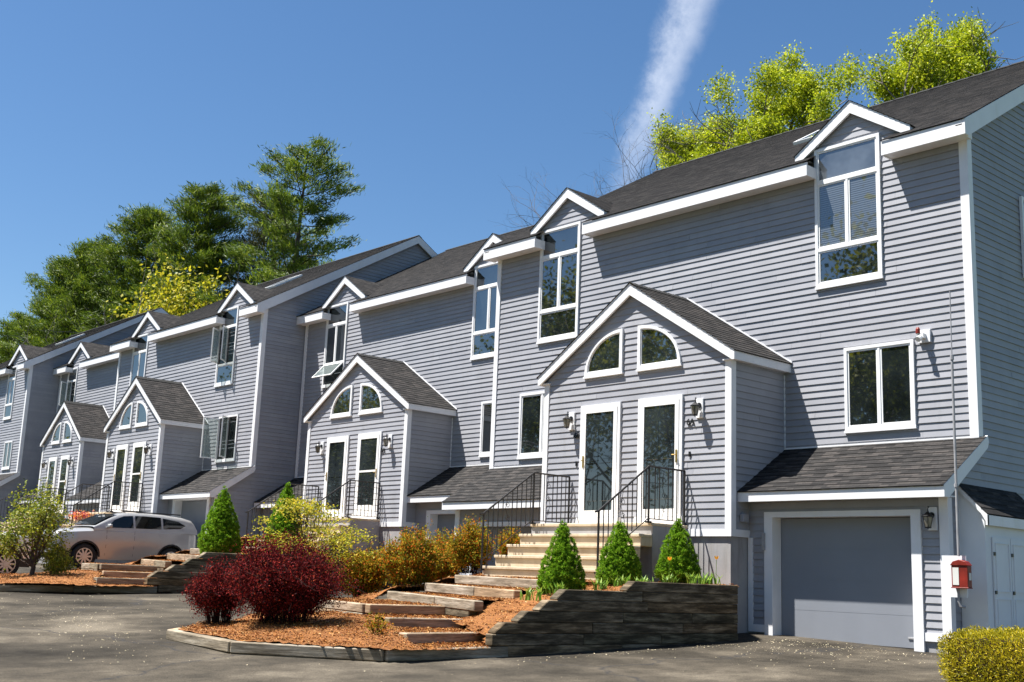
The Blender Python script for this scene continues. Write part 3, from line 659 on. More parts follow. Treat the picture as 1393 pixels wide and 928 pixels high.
# entrances
E_ = [(HA, -14.385, 17.35, 15.81, 0, 1.0, (0, 0)), (HB, -26.18, 19.3, 17.83, .345, 1.02, (1, 0)), (HC, -36.6, 17.8, 16.27, .55, .885, (1, 0)), (HC2, -46.58, 19.3, 17.8, .78, .85, (1, 0))]
for a in E_: entry(*a)
where = ['nearest porch', 'second porch from the right', 'porch behind the silver car', 'farthest porch']
st_lab = ['wide tan concrete steps of the nearest porch with nosed treads', 'concrete steps of the second porch with a tall stained side wall', 'tan concrete steps of the porch behind the silver car', 'tan concrete steps of the farthest porch']
for i, (h, cx, D, V, dz, sx, _) in enumerate(E_):
    steps(cx, V, dz, sx, st_lab[i])
    lat = i > 0
    rail(cx+1.31*sx, V, dz, ('black iron railing with scrolls, %s, right side of the steps' if not lat else 'black iron railing with crossed bars, %s, right side of the steps') % where[i], lat, 1)
    rail(cx-1.50*sx, V, dz, ('black iron railing with scrolls, %s, left side of the steps' if not lat else 'black iron railing with crossed bars, %s, left side of the steps') % where[i], lat, -1)
    lamp(cx+1.62*sx, V, 3.0+dz, 'black wall lantern right of the doors on the %s' % where[i])
    lamp(cx-1.50*sx, V, 3.0+dz, 'black wall lantern left of the doors on the %s' % where[i])
lamp(-8.80, 16.3, 1.10, 'black wall lantern right of the nearest garage door')
house_number('6A', -12.97, 15.81, 2.73, 'dark house number 6A under the lantern of the nearest porch')
house_number('6B', -15.74, 15.81, 2.67, 'dark house number 6B left of the doors of the nearest porch')
house_number('5A', -24.82, 17.83, 3.08, 'small dark number beside the doors of the second porch')
for x, Y, z, l in ((-12.99, 15.81, 2.22, 'small dark doorbell below house number 6A'), (-15.74, 15.81, 2.18, 'small dark doorbell below house number 6B')):
    m = MB(); m.box(x-.02, x+.02, Y-.035, Y-.016, z-.045, z+.045); m.box(x-.009, x+.009, Y-.04, Y-.034, z-.02, z); tag(m.build('doorbell', M['black'], bevel=.003), l, 'doorbell')
# alarm beacon
t = thing('alarm_beacon', 'small red alarm light on a white plate high on the clapboard', 'alarm light', (-9.40, 17.33, 4.1))
m = MB(); m.box(-9.50, -9.29, 17.29, 17.335, 3.99, 4.2); m.build('plate', M['white'], t, bevel=.004)
m = MB(); m.box(-9.44, -9.36, 17.20, 17.29, 4.05, 4.13); m.tube([(-9.40, 17.25, 4.10), (-9.42, 17.14, 4.02)], [.03, .05], 10); m.build('horn', M['sash'], t)
m = MB(); m.lathe((-9.45, 17.2, 4.13), [(.035, 0), (.035, .07), (.02, .1), (.001, .105)], 12); m.build('beacon', M['red'], t, smooth=True)
m = MB(); m.box(-9.45-.02, -9.45+.02, 17.2, 17.29, 4.1, 4.13); m.build('bracket', M['sash'], t)
# conduit and fire box
t = thing('conduit_mast', 'tall thin grey conduit mast rising past the garage roof edge', 'pipe', (-8.25, 15.95, .6))
m = MB(); m.tube([(-8.25, 15.95, .55), (-8.24, 15.95, 3.42)], .019, 8); m.build('pipe', M['steel'], t, smooth=True)
m = MB(); m.tube([(-8.24, 15.95, 3.42), (-8.235, 15.95, 4.4)], .008, 6); m.build('whip', M['steel'], t)
m = MB(); m.tube([(-8.24, 15.95, 3.37), (-8.24, 15.95, 3.44)], .028, 8); m.tube([(-8.25, 15.95, 1.52), (-8.25, 15.95, 1.57)], .028, 8); m.build('coupling', M['steel'], t)
t = thing('fire_alarm_box', 'red gabled fire alarm box on a white backboard beside the shed', 'fire alarm box', (-8.2, 16.0, 0))
m = MB(); m.box(-8.53, -8.17, 16.0, 16.03, -.02, .56); m.build('backboard', M['shedwhite'], t); m = MB(); m.box(-8.5, -8.3, 16.03, 16.28, .1, .16); m.build('bracket', M['steel'], t)
m = MB(); m.box(-8.33, -8.09, 15.88, 15.999, .12, .42); m.prism_xz([(-8.345, .42), (-8.075, .42), (-8.12, .475), (-8.21, .50), (-8.30, .475)], 15.868, 16.0)
m.box(-8.34, -8.08, 15.872, 15.999, .105, .12); m.build('case', M['red'], t, bevel=.004)
m = MB(); m.box(-8.31, -8.22, 15.874, 15.881, .15, .39); m.build('panel', M['paper'], t); m = MB(); m.box(-8.088, -8.082, 15.91, 15.97, .22, .32); m.build('label_plate', M['paper'], t)
m = MB(); m.tube([(-8.27, 15.95, .12), (-8.27, 15.95, -.08), (-8.25, 15.96, -.14), (-8.2, 16.0, -.15)], .018, 8); m.build('pipe_elbow', M['steel'], t)
# utility shed
t = thing('utility_shed', 'white lean-to cupboard with double doors against the end wall', 'shed', (-8.35, 17.5, -.8))
m = MB(); m.prism_xz([(-8.567, -.95), (-8.17, -.95), (-8.17, 1.17), (-8.567, 1.56)], 16.6, 18.45); m.build('wall', M['shedwhite'], t)
m = MB(); courses(m, (-8.10, 16.55, 1.18), (0, 1, 0), (-1, 0, 1), .66, lambda q: [(0, 1.95)], e=.13); m.build('roof', M['roof'], t, fix=False)
m = MB(); m.box(-8.13, -8.10, 16.55, 18.5, 1.02, 1.165); m.prism_xz([(-8.10, 1.02), (-8.10, 1.17), (-8.55, 1.62), (-8.565, 1.55), (-8.20, 1.19)], 16.56, 16.595); m.build('fascia', M['white'], t)
for k in range(3):
    y0 = 16.78+k*.56; m = MB(); X = -8.165; y1 = y0+.545; m.box(X, X+.02, y0, y1, -.75, .86)
    for z0, z1 in ((-.66, -.02), (.08, .78)):
        for a in ((y0+.06, y0+.07), (y1-.07, y1-.06)): m.box(X+.02, X+.032, a[0], a[1], z0, z1)
        m.box(X+.02, X+.032, y0+.07, y1-.07, z0, z0+.01); m.box(X+.02, X+.032, y0+.07, y1-.07, z1-.01, z1)
    d = m.build('door', M['shedwhite'], t)
    for z in (-.5, .07, .62): m = MB(); m.box(X+.02, X+.036, y0+(.0 if k == 0 else .0), y0+.05, z-.025, z+.025); m.build('hinge', M['black'], d)
m = MB(); m.box(-8.21, -8.14, 18.3, 18.44, -.9, 1.0); m.build('corner_board', M['white'], t)
# meter box and dryer vent on the porch side wall
m = MB(); m.box(-12.12+.02, -12.12+.10, 16.02, 16.16, 1.07, 1.20); m.box(-12.09, -12.07, 16.05, 16.13, 1.2, 1.23); tag(m.build('outlet_box', M['siding'], bevel=.004), 'small grey outlet box low on the shaded porch side wall', 'outlet box')
m = MB(); m.box(-11.80, -11.76, 16.20, 16.255, .62, .9); m.box(-11.795, -11.765, 16.19, 16.2, .66, .8); tag(m.build('thermometer', M['steel'], bevel=.003), 'narrow grey thermometer on the left post of the nearest garage door', 'thermometer')
# ------------------------------------------------------------------ timber work and beds
def timb(parent, pts, h=.14, w=.15, mat='timber'):
    a, b = pts; m = MB(); m.beam(a, b, w, h); o = m.build('timber', M[mat], parent, bevel=.012); return o
def stepped_wall(dx, dy, dz, yend, label):
    t = thing('retaining_wall', label, 'retaining wall', (-11.47+dx, 12.5+dy, -.9+dz))
    for i, (zt, ya) in enumerate(((.03, 12.50), (-.115, 11.14), (-.26, 10.82), (-.405, 10.45), (-.55, 10.07), (-.695, 10.03), (-.84, 10.3), (-.985, 10.6))):
        ch = .17 if i < 5 else 0; y = ya+dy; segs = [y]
        q = y+rnd.uniform(1.6, 2.4)
        while q < yend-.7: segs.append(q); q += rnd.uniform(1.5, 2.4)
        segs.append(yend)
        for k in range(len(segs)-1):
            m = MB(); a, b = segs[k]+.002, segs[k+1]-.002; z = zt+dz; c = ch if k == 0 else 0; off = rnd.uniform(-.006, .006)
            m.prism_yz([(a, z-.142), (b, z-.142), (b, z-.001), (a+c, z-.001), (a, z-.12 if c else z-.001)], -11.55+dx+off, -11.4+dx+off)
            m.build('timber', M['timberdark'], t, bevel=.01)
    m = MB(); 
    for k in range(7): m.box(-12.2+dx, -11.552+dx, yend-.15, yend-.002, .03+dz-.145*k-.142, .03+dz-.145*k-.001)
    m.build('return_timber', M['timberdark'], t)
    return t
stepped_wall(0, 0, 0, 15.05, 'dark stepped timber retaining wall beside the nearest driveway')
stepped_wall(-12.0, 1.0, .42, 17.0, 'shaded stepped timber retaining wall behind the red bushes')
SP = [('T1', (-12.30, 9.30, -.73), (-12.45, 10.72, -.73)), ('T2', (-13.64, 10.02, -.60), (-13.42, 11.2, -.60)), ('T3', (-14.60, 10.36, -.45), (-14.40, 11.75, -.45)),
      ('T4', (-16.9, 12.48, -.295), (-13.4, 11.40, -.335)), ('T5', (-16.5, 12.98, -.13), (-13.5, 12.26, -.17)), ('T6', (-16.35, 13.52, .025), (-13.1, 12.78, -.005))]
names = ['lowest', 'second', 'third', 'fourth', 'fifth', 'topmost']
def path(dx, dy, dz, whose):
    sh = lambda p: (p[0]+dx, p[1]+dy, p[2]+dz)
    for k, (n, a, b) in enumerate(SP):
        t = thing('timber_step', '%s weathered timber step of the garden path to the %s' % (names[k], whose), 'step', sh(a), 'timber steps of the garden paths')
        a, b = Vector(sh(a)), Vector(sh(b)); d = (b-a)
        if k < 3: timb(t, (a, b), .135, .17)
        else:
            c = a+d*(.62 if k != 5 else .9); timb(t, (a, c-d*.003), .15, .16); timb(t, (c, b+d*.05), .15, .15)
        e = Vector((0, 0, -.14)); timb(t, (a+d*.01+e, b-d*.01+e), .12, .13, 'timberdark')
    t = thing('garden_edging', 'low weathered timber wall holding the bed left of the path to the %s' % whose, 'garden edging', sh((-15.8, 10.8, -.6)))
    for z in (-.45, -.585): timb(t, (sh((-14.68, 10.40, z-.002)), sh((-15.9, 10.72, z-.002))), .13, .14, 'timber'); timb(t, (sh((-15.91, 10.725, z-.004)), sh((-17.3, 11.10, z-.004))), .13, .14, 'timber')
path(0, 0, 0, 'nearest porch'); path(-12, 1.0, .42, 'second porch')
t = thing('garden_curb', 'grey weathered timber curb round the mulch bed of the dark red bushes', 'curb', (-12, 8, -1))
CV = [(-17.9, 10.9, -.78), (-16.15, 8.55, -.84), (-15.12, 7.55, -.85), (-13.25, 7.45, -.885), (-11.72, 8.62, -.89), (-11.47, 10.36, -.85)]
def curb_run(t, CV, dy=0):
    for a, b in zip(CV[:-1], CV[1:]):
        a, b = Vector(a), Vector(b); L = (b-a).length; d = (b-a)/L; n = max(1, round(L/1.9))
        for k in range(n):
            p, q = a+d*(L*k/n+(.0 if k else -.02)), a+d*(L*(k+1)/n-.006); timb(t, (p, q), .135, .15, 'timber')
            timb(t, (p-Vector((0,0,.137)), q-Vector((0,0,.137))), .14, .13, 'timberdark')
curb_run(t, CV)
t = thing('garden_curb', 'grey timber curb round the far mulch bed with the small tree', 'curb', (-24.5, 9, -.7))
curb_run(t, [(-30.4, 11.3, -.47), (-28.0, 7.6, -.46), (-24.9, 8.35, -.52), (-23.47, 11.3, -.45)])
def bed(pts, ctrl, label_i=0, step=.09):
    """mulch sheet over polygon pts, heights from control points"""
    P = np.array(pts); C = np.array(ctrl); x0, y0 = P.min(0); x1, y1 = P.max(0); xs = np.arange(x0, x1+step, step); ys = np.arange(y0, y1+step, step)
    X, Y = np.meshgrid(xs, ys); ins = np.zeros(X.shape, bool); n = len(P); j = n-1
    for i in range(n):
        xi, yi = P[i]; xj, yj = P[j]; c = ((yi > Y) != (yj > Y)) & (X < (xj-xi)*(Y-yi)/(yj-yi+1e-12)+xi); ins ^= c; j = i
    W = 0; Z = 0
    for cx, cy, cz in C: w = 1/(((X-cx)**2+(Y-cy)**2)**1.5+.01); W = W+w; Z = Z+w*cz
    rs = np.random.RandomState(3); Z = Z/W+rs.normal(0, .007, X.shape)
    V = []; idx = -np.ones(X.shape, int); F = []
    near = ins.copy(); near[1:] |= ins[:-1]; near[:, 1:] |= ins[:, :-1]; near[1:, 1:] |= ins[:-1, :-1]
    k = 0
    for a in range(X.shape[0]):
        for b in range(X.shape[1]):
            if near[a, b]: idx[a, b] = k; V.append((X[a, b], Y[a, b], Z[a, b])); k += 1
    for a in range(X.shape[0]-1):
        for b in range(X.shape[1]-1):
            if ins[a, b] and near[a+1, b] and near[a, b+1] and near[a+1, b+1]: F.append((idx[a, b], idx[a, b+1], idx[a+1, b+1], idx[a+1, b]))
    o = np_mesh('mulch_bed', np.array(V), np.array(F), M['mulch']); o.data.shade_smooth(); tag(o, kind='structure')
    return X[ins], Y[ins], Z[ins]
beds = []
B1 = [(-11.55, 8.62), (-13.27, 7.45), (-15.08, 7.55), (-16.12, 8.58), (-17.85, 10.9), (-17.3, 11.02), (-15.9, 10.64), (-14.68, 10.3), (-13.62, 9.95), (-12.3, 9.22), (-11.53, 8.95)]
C1 = [(-11.6, 8.7, -.88), (-12.4, 8.1, -.88), (-13.2, 7.55, -.88), (-14.1, 7.6, -.86), (-15.0, 7.65, -.84), (-16.2, 9.1, -.82), (-14.5, 8.9, -.70), (-13.4, 8.9, -.73), (-16.3, 10.2, -.68), (-15.6, 10.5, -.62), (-14.6, 10.0, -.62), (-13.6, 9.7, -.68), (-12.5, 9.1, -.78), (-17.4, 10.9, -.74)]
B2 = [(-11.5, 9.95), (-11.5, 15.04), (-12.14, 15.75), (-13.02, 15.8), (-13.02, 13.0), (-13.1, 12.6), (-13.55, 12.2), (-13.6, 11.4), (-13.5, 11.0), (-12.5, 10.55)]
C2 = [(-11.6, 10.1, -.84), (-11.6, 10.5, -.60), (-11.6, 10.75, -.45), (-11.6, 11.05, -.31), (-11.6, 11.5, -.18), (-11.6, 12.4, -.14), (-11.6, 12.9, -.02), (-11.7, 15, .01), (-12.5, 12.2, -.15), (-12.5, 13.4, -.04), (-12.7, 15, .02), (-12.4, 10.6, -.80), (-12.9, 10.9, -.70), (-13.4, 11.05, -.66), (-13.5, 11.3, -.60), (-12.5, 11.2, -.45), (-13.0, 11.4, -.48), (-13.3, 11.8, -.36), (-13.5, 12.1, -.30), (-13.1, 12.5, -.17), (-13.0, 12.8, -.05)]
B3 = [(-15.98, 14.85), (-15.98, 13.45), (-16.35, 13.4), (-16.6, 12.9), (-17.0, 12.4), (-17.35, 11.15), (-19.2, 11.6), (-19.5, 13.0), (-17.6, 14.2), (-17.1, 15.8), (-16.0, 15.8)]
C3 = [(-16.1, 14.8, .40), (-16.1, 15.7, .45), (-16.1, 14.0, .08), (-16.4, 13.6, -.02), (-16.9, 12.8, -.20), (-17.3, 12.0, -.48), (-17.5, 11.3, -.56), (-19.1, 11.7, -.62), (-19.4, 12.9, -.62), (-17.8, 13.0, -.36), (-17.6, 14.1, -.30), (-17.1, 15.7, -.35), (-16.8, 14.6, .05), (-18.4, 12.3, -.52)]
TREAD = [([(-11.5, 8.9), (-11.5, 10.0), (-12.42, 10.75), (-12.24, 9.25)], -.875), ([(-12.3, 9.25), (-12.45, 10.75), (-13.4, 11.25), (-13.6, 9.98)], -.745), ([(-13.6, 9.98), (-13.4, 11.25), (-13.42, 11.4), (-14.4, 11.72), (-14.6, 10.34)], -.615),
         ([(-14.6, 10.34), (-14.4, 11.72), (-16.9, 12.5), (-17.35, 11.08), (-15.9, 10.7)], -.465), ([(-16.9, 12.5), (-13.4, 11.42), (-13.5, 12.25), (-16.5, 12.98)], -.325), ([(-16.5, 12.98), (-13.5, 12.25), (-13.1, 12.75), (-16.4, 13.52)], -.165), ([(-16.35, 13.5), (-13.05, 12.75), (-13.05, 13.6), (-16.2, 13.6)], .0)]
S = lambda L: [(p[0]-12, p[1]+1)+((p[2]+.42,) if len(p) > 2 else ()) for p in L]
for P_, C_ in ((B1, C1), (B2, C2), (B3, C3)):
    beds.append((bed(P_, C_), 1))
for P_, z in TREAD:
    beds.append((bed(P_, [(P_[0][0], P_[0][1], z)], step=.06), .6)); beds.append((bed([(a-12, b+1) for a, b in P_], [(0, 0, z+.42)]), .3))
B1f = [(-23.55, 9.6), (-24.9, 8.42), (-28.0, 7.7), (-30.3, 11.3), (-29.3, 12.0), (-27.9, 11.65), (-26.68, 11.3), (-25.62, 10.95), (-24.3, 10.22), (-23.53, 9.95)]
for P_, C_ in ((B1f, [c for c in S(C1)]+[(-24.9, 8.5, -.50), (-28, 7.8, -.46), (-30, 11.2, -.45), (-26.5, 9.5, -.38)]), ([(x-12, y+1+(1.3 if y > 14.5 else 0)) for x, y in B2], S(C2)), (S(B3), S(C3))):
    beds.append((bed(P_, C_), .45))
rs = np.random.RandomState(11)
Cc = []
for (X, Y, Z), dens in beds:
    n = int(len(X)*11*dens); k = rs.randint(0, len(X), n); Cc.append(np.stack([X[k]+rs.uniform(0, .09, n), Y[k]+rs.uniform(0, .09, n), Z[k]+.012+rs.uniform(0, .012, n)], 1))
Cc = np.concatenate(Cc); n = len(Cc); D_ = rs.normal(size=(n, 3)); D_[:, 2] *= .35
V_, F_ = leaf_quads(Cc, D_, rs.uniform(.015, .048, n), rs.uniform(.006, .015, n), rs)
tag(np_mesh('wood_chips', V_, F_, M['chips']), 'loose orange brown wood chips covering the planting beds', 'wood chips', kind='stuff')
# petals strewn on the asphalt
def scatter(cx, cy, sx, sy, n, ang=0):
    a = rs.normal(0, sx, n); b = rs.normal(0, sy, n); return np.stack([cx+a*math.cos(ang)-b*math.sin(ang), cy+a*math.sin(ang)+b*math.cos(ang)], 1)
Q = np.concatenate([scatter(-17.3, 7.2, 2.2, .35, 450, -.3), scatter(-10.3, 15.6, 1.0, .25, 420), scatter(-9.6, 14.6, 1.2, .22, 300, .2), scatter(-11.0, 12.5, .12, 1.6, 200), scatter(-15, 9, 6, 3.2, 350), scatter(-20, 8.5, 4, 2, 350), scatter(-10.5, 14, 1.5, 1, 250)])
Q = np.array([q for q in Q if not (q[0] < -11.2 and q[0] > -17.4 and q[1] > 7.3+(max(0, q[0]+13.2))*.7+max(0, -15-q[0])*1.35) and q[1] < 16.2])
n = len(Q); C_ = np.array([(x, y, G0(x, y)+.012) for x, y in Q]); D_ = rs.normal(size=(n, 3)); D_[:, 2] = 0
th = rs.uniform(0, 6.28, n); L = rs.uniform(.008, .024, n); V_ = []
for c, a, l in zip(C_, th, L):
    d = np.array([math.cos(a), math.sin(a), 0])*l/2; e = np.array([-math.sin(a), math.cos(a), .3])*l*.35; V_ += [c-d, c+e, c+d, c-e]
tag(np_mesh('fallen_petals', np.array(V_), np.arange(n*4).reshape(n, 4), M['petals']), 'pale fallen catkins and petals strewn over the asphalt', 'fallen petals', kind='stuff')
# ------------------------------------------------------------------ planting
def rng_(s): return np.random.RandomState(s)
def dwarf_spruce(x, y, z, h, r, seed, label):
    R = rng_(seed); t = thing('dwarf_spruce', label, 'conifer', (x, y, z), 'dwarf spruces in the beds')
    m = MB(); m.tube([(x, y, z-.05), (x, y, z+h*.8)], [.03, .01], 7); m.build('trunk', M['bark'], t)
    nt_ = int(620*h*r/.3)
    u = 1-np.sqrt(R.uniform(0, 1, nt_)); u = np.clip(u*1.02, 0, 1); a = R.uniform(0, 2*np.pi, nt_)
    prof = r*np.where(u < .12, .80+u*1.7, 1.0-((u-.12)/.88)**1.6)*(.90+.09*np.sin(a*5+u*17+seed)*np.sin(u*31+a*2)+.05*np.sin(a*9-u*40)+R.uniform(-.07, .09, nt_))
    cz = z+.03+u*h; cen = np.stack([x+prof*np.cos(a)*.93, y+prof*np.sin(a)*.93, cz], 1); out = np.stack([np.cos(a), np.sin(a), np.full(nt_, .55)], 1)
    k = 40; C = np.repeat(cen, k, 0); O = np.repeat(out, k, 0); d = O+R.normal(0, .62, O.shape); d /= np.linalg.norm(d, axis=1)[:, None]
    C = C+d*R.uniform(.005, .045, len(C))[:, None]; V, F = leaf_quads(C, d, R.uniform(.022, .038, len(C)), .009, R)
    # inner fill
    m2 = int(nt_*10); u = R.uniform(0, .97, m2); a = R.uniform(0, 6.283, m2); pr = r*.8*np.where(u < .12, .85, 1-((u-.12)/.88)**1.1)*np.sqrt(R.uniform(.3, 1, m2)); C2_ = np.stack([x+pr*np.cos(a), y+pr*np.sin(a), z+u*h], 1)
    V2, F2 = leaf_quads(C2_, R.normal(size=C2_.shape), .07, .03, R)
    np_mesh('foliage', np.concatenate([V, V2]), np.concatenate([F, F2+len(V)]), M['spruce'], t)
dwarf_spruce(-12.45, 12.25, -.24, 1.05, .355, 1, 'leftmost of the three dwarf spruces above the dark timber wall')
dwarf_spruce(-12.45, 13.47, -.08, .98, .355, 2, 'middle one of the three dwarf spruces above the dark timber wall')
dwarf_spruce(-12.4, 14.80, .02, .99, .355, 3, 'dwarf spruce above the timber wall nearest the grey foundation')
dwarf_spruce(-24.6, 13.25, .22, 1.56, .50, 4, 'large dwarf spruce just right of the silver car')
dwarf_spruce(-23.9, 14.5, .40, 1.55, .46, 5, 'dwarf spruce half hidden behind the yellow maple')
def stems_bush(name, x, y, z, rx, h, mat, stemmat, seed, label, cat, group=None, nst=46, leaves=120, ls=(.022, .036), lw=.55, low=.35, flat=.8, spread=.05, ry=None):
    R = rng_(seed); ry = ry or rx; t = thing(name, label, cat, (x, y, z), group); m = MB(); C = []; Dd = []
    for i in range(nst):
        a = R.uniform(0, 6.283); q = math.sqrt(R.uniform(0, 1)); hh = h*(1-.45*q*q)*R.uniform(.82, 1.08); bx, by = x+rx*q*.34*math.cos(a), y+ry*q*.34*math.sin(a)
        ex, ey = x+rx*q*math.cos(a), y+ry*q*math.sin(a); pts = []
        for s in np.linspace(0, 1, 6):
            pts.append(np.array([bx+(ex-bx)*s**1.5+R.normal(0, .012), by+(ey-by)*s**1.5+R.normal(0, .012), z+hh*s**flat]))
        m.tube([tuple(p) for p in pts], [.007, .006, .005, .004, .003, .002], 4, cap=False)
        for j in range(5):
            s0 = R.uniform(low, .9); k = int(s0*5); f = s0*5-k; p = pts[k]*(1-f)+pts[min(5, k+1)]*f; e = p+R.normal(0, 1, 3)*np.array([rx*.22, ry*.22, h*.10]); e[2] = max(e[2], z+h*.12)
            m.tube([tuple(p), tuple(e)], [.004, .002], 3, cap=False); n = leaves//8; w = R.uniform(0, 1, n)[:, None]; C.append(p*(1-w)+e*w+R.normal(0, spread, (n, 3))); Dd.append(R.normal(0, 1, (n, 3))+np.array([0, 0, .4]))
        n = leaves//3; w = R.uniform(low, 1, n); P = np.array([pts[min(4, int(v*5))]*(1-(v*5-int(min(4, v*5))))+pts[min(5, int(v*5)+1)]*(v*5-int(min(4, v*5))) for v in w]); C.append(P+R.normal(0, spread, (n, 3))); Dd.append(R.normal(0, 1, (n, 3))+np.array([0, 0, .6]))
    m.build('stems', stemmat, t, fix=False); C = np.concatenate(C); Dd = np.concatenate(Dd); L = R.uniform(ls[0], ls[1], len(C)); V, F = leaf_quads(C, Dd, L, L*lw, R); np_mesh('foliage', V, F, mat, t)
stems_bush('barberry_bush', -14.35, 8.8, -.78, .94, 1.30, M['barberry'], M['stemdark'], 21, 'large dark red barberry bush in the front mulch bed', 'bush', nst=150, leaves=330, low=.24, spread=.055, ls=(.024,.04))
stems_bush('barberry_bush', -15.45, 8.42, -.78, .54, .90, M['barberry'], M['stemdark'], 22, 'smaller dark red barberry bush left of the large one', 'bush', nst=70, leaves=270, low=.3, spread=.05)
og = 'orange tipped spirea bushes by the steps'
stems_bush('spirea_bush', -18.5, 13.0, -.5, .58, .98, M['spirea'], M['stemdark'], 31, 'orange and yellow spirea bush at the left end of the orange row', 'bush', og, 60, 330, ls=(.03,.055), low=.2)
stems_bush('spirea_bush', -17.1, 13.0, -.32, .58, 1.12, M['spirea'], M['stemdark'], 32, 'tallest orange tipped spirea bush in the middle of the row', 'bush', og, 74, 330, ls=(.03,.055), low=.2)
stems_bush('spirea_bush', -17.5, 14.0, -.30, .52, 1.12, M['spirea'], M['stemdark'], 33, 'orange spirea bush in front of the half hidden garage frame', 'bush', og, 60, 330, ls=(.03,.055), low=.2)
stems_bush('spirea_bush', -16.5, 13.9, .06, .42, .96, M['spirea'], M['stemdark'], 34, 'yellower spirea bush at the foot of the nearest concrete steps', 'bush', og, 46, 300, ls=(.03,.05), low=.2)
stems_bush('spirea_bush', -16.35, 14.75, .30, .30, .62, M['spirea'], M['stemdark'], 35, 'small orange spirea growing through the left scroll railing', 'bush', og, 30, 230, ls=(.028,.045), low=.15)
stems_bush('young_shrub', -12.65, 9.15, -.80, .16, .26, M['spirea'], M['stemdark'], 36, 'tiny reddish seedling bush in the mulch right of the barberry', 'bush', None, 10, 60)
stems_bush('green_shrub', -25.8, 10.05, -.42, .34, .8, M['youngtree'], M['bark'], 37, 'loose green shrub on the mulch right of the small tree', 'bush', None, 26, 120, ls=(.035, .06), spread=.06, low=.3)
def small_tree(name, x, y, z, h, r, mat, seed, label, cat, layers=True, lo=.42, leaf=(.04, .07), n0=30, nl=210, trunk=.05, bark='bark'):
    R = rng_(seed); t = thing(name, label, cat, (x, y, z)); m = MB(); T = [(x+R.normal(0, .03)*k, y+R.normal(0, .03)*k, z-.05+h*.62*k/4) for k in range(5)]; m.tube(T, [trunk, trunk*.85, trunk*.7, trunk*.55, trunk*.3], 7)
    C = []
    for i in range(n0):
        s = R.uniform(.3, 1); p = np.array(T[min(4, int(s*4))]); a = R.uniform(0, 6.283); q = math.sqrt(R.uniform(.05, 1)); e = np.array([x+r*q*math.cos(a), y+r*q*math.sin(a), z+h*(lo+(1-lo)*(1-q*q*.55)*R.uniform(.62 if lo > .4 else .15, 1))])
        mid = (p+e)/2+np.array([0, 0, -.08*h*R.uniform(0, 1)]); m.tube([tuple(p), tuple(mid), tuple(e)], [trunk*.35, trunk*.2, .004], 4, cap=False)
        for j in range(4):
            c = e+R.normal(0, 1, 3)*np.array([r*.22, r*.22, h*.04]); m.tube([tuple(e*.5+mid*.5), tuple(c)], [.006, .003], 3, cap=False)
            k = nl//4; C.append(c+R.normal(0, 1, (k, 3))*np.array([r*.12, r*.12, h*.018 if layers else h*.05]))
    m.build('trunk', M[bark], t, fix=False); C = np.concatenate(C); L = R.uniform(leaf[0], leaf[1], len(C)); D = R.normal(0, 1, C.shape); D[:, 2] *= .5; V, F = leaf_quads(C, D, L, L*.6, R); np_mesh('crown', V, F, mat, t)
small_tree('yellow_maple', -18.9, 11.9, -.6, 1.95, .95, M['maple'], 41, 'small yellow leaved maple with layered branches behind the red bushes', 'tree', n0=44, nl=150, leaf=(.035, .065), lo=.26)
small_tree('young_tree', -26.2, 9.65, -.45, 2.15, .64, M['youngtree'], 42, 'small multi branched green and yellow tree at the left edge', 'tree', n0=40, nl=150, lo=.24, layers=False, leaf=(.04, .075), trunk=.06)
# hedge
R = rng_(51); t = thing('yew_hedge', 'clipped golden yellow hedge in the bottom right corner', 'hedge', (-5.9, 13.75, -1.0))
n = 150000; P = R.uniform(0, 1, (n, 3)); P = np.stack([-7.12+P[:, 0]*2.4, 12.85+P[:, 1]*1.8, -1.05+P[:, 2]*.70], 1)
c = np.array([-5.92, 13.75, -.70]); hs = np.array([1.2, .9, .34]); q = np.abs(P-c)/hs; keep = (q**5).sum(1) < 1; P = P[keep]; q = (np.abs(P-c)/hs).max(1); P = P[(q > .78) | (R.uniform(0, 1, len(q)) < .12)]
P += R.normal(0, .012, P.shape); P[:, 2] += .035*np.sin(P[:, 0]*9)*np.sin(P[:, 1]*8+1); D_ = (P-c)/hs*.6+R.normal(0, .6, P.shape)+np.array([0, 0, .5]); V, F = leaf_quads(P, D_, R.uniform(.025, .045, len(P)), .011, R); np_mesh('foliage', V, F, M['yew'], t)
m = MB(); m.box(-6.95, -4.9, 13.1, 14.4, -1.1, -.48); m.build('branches', M['stemdark'], t)
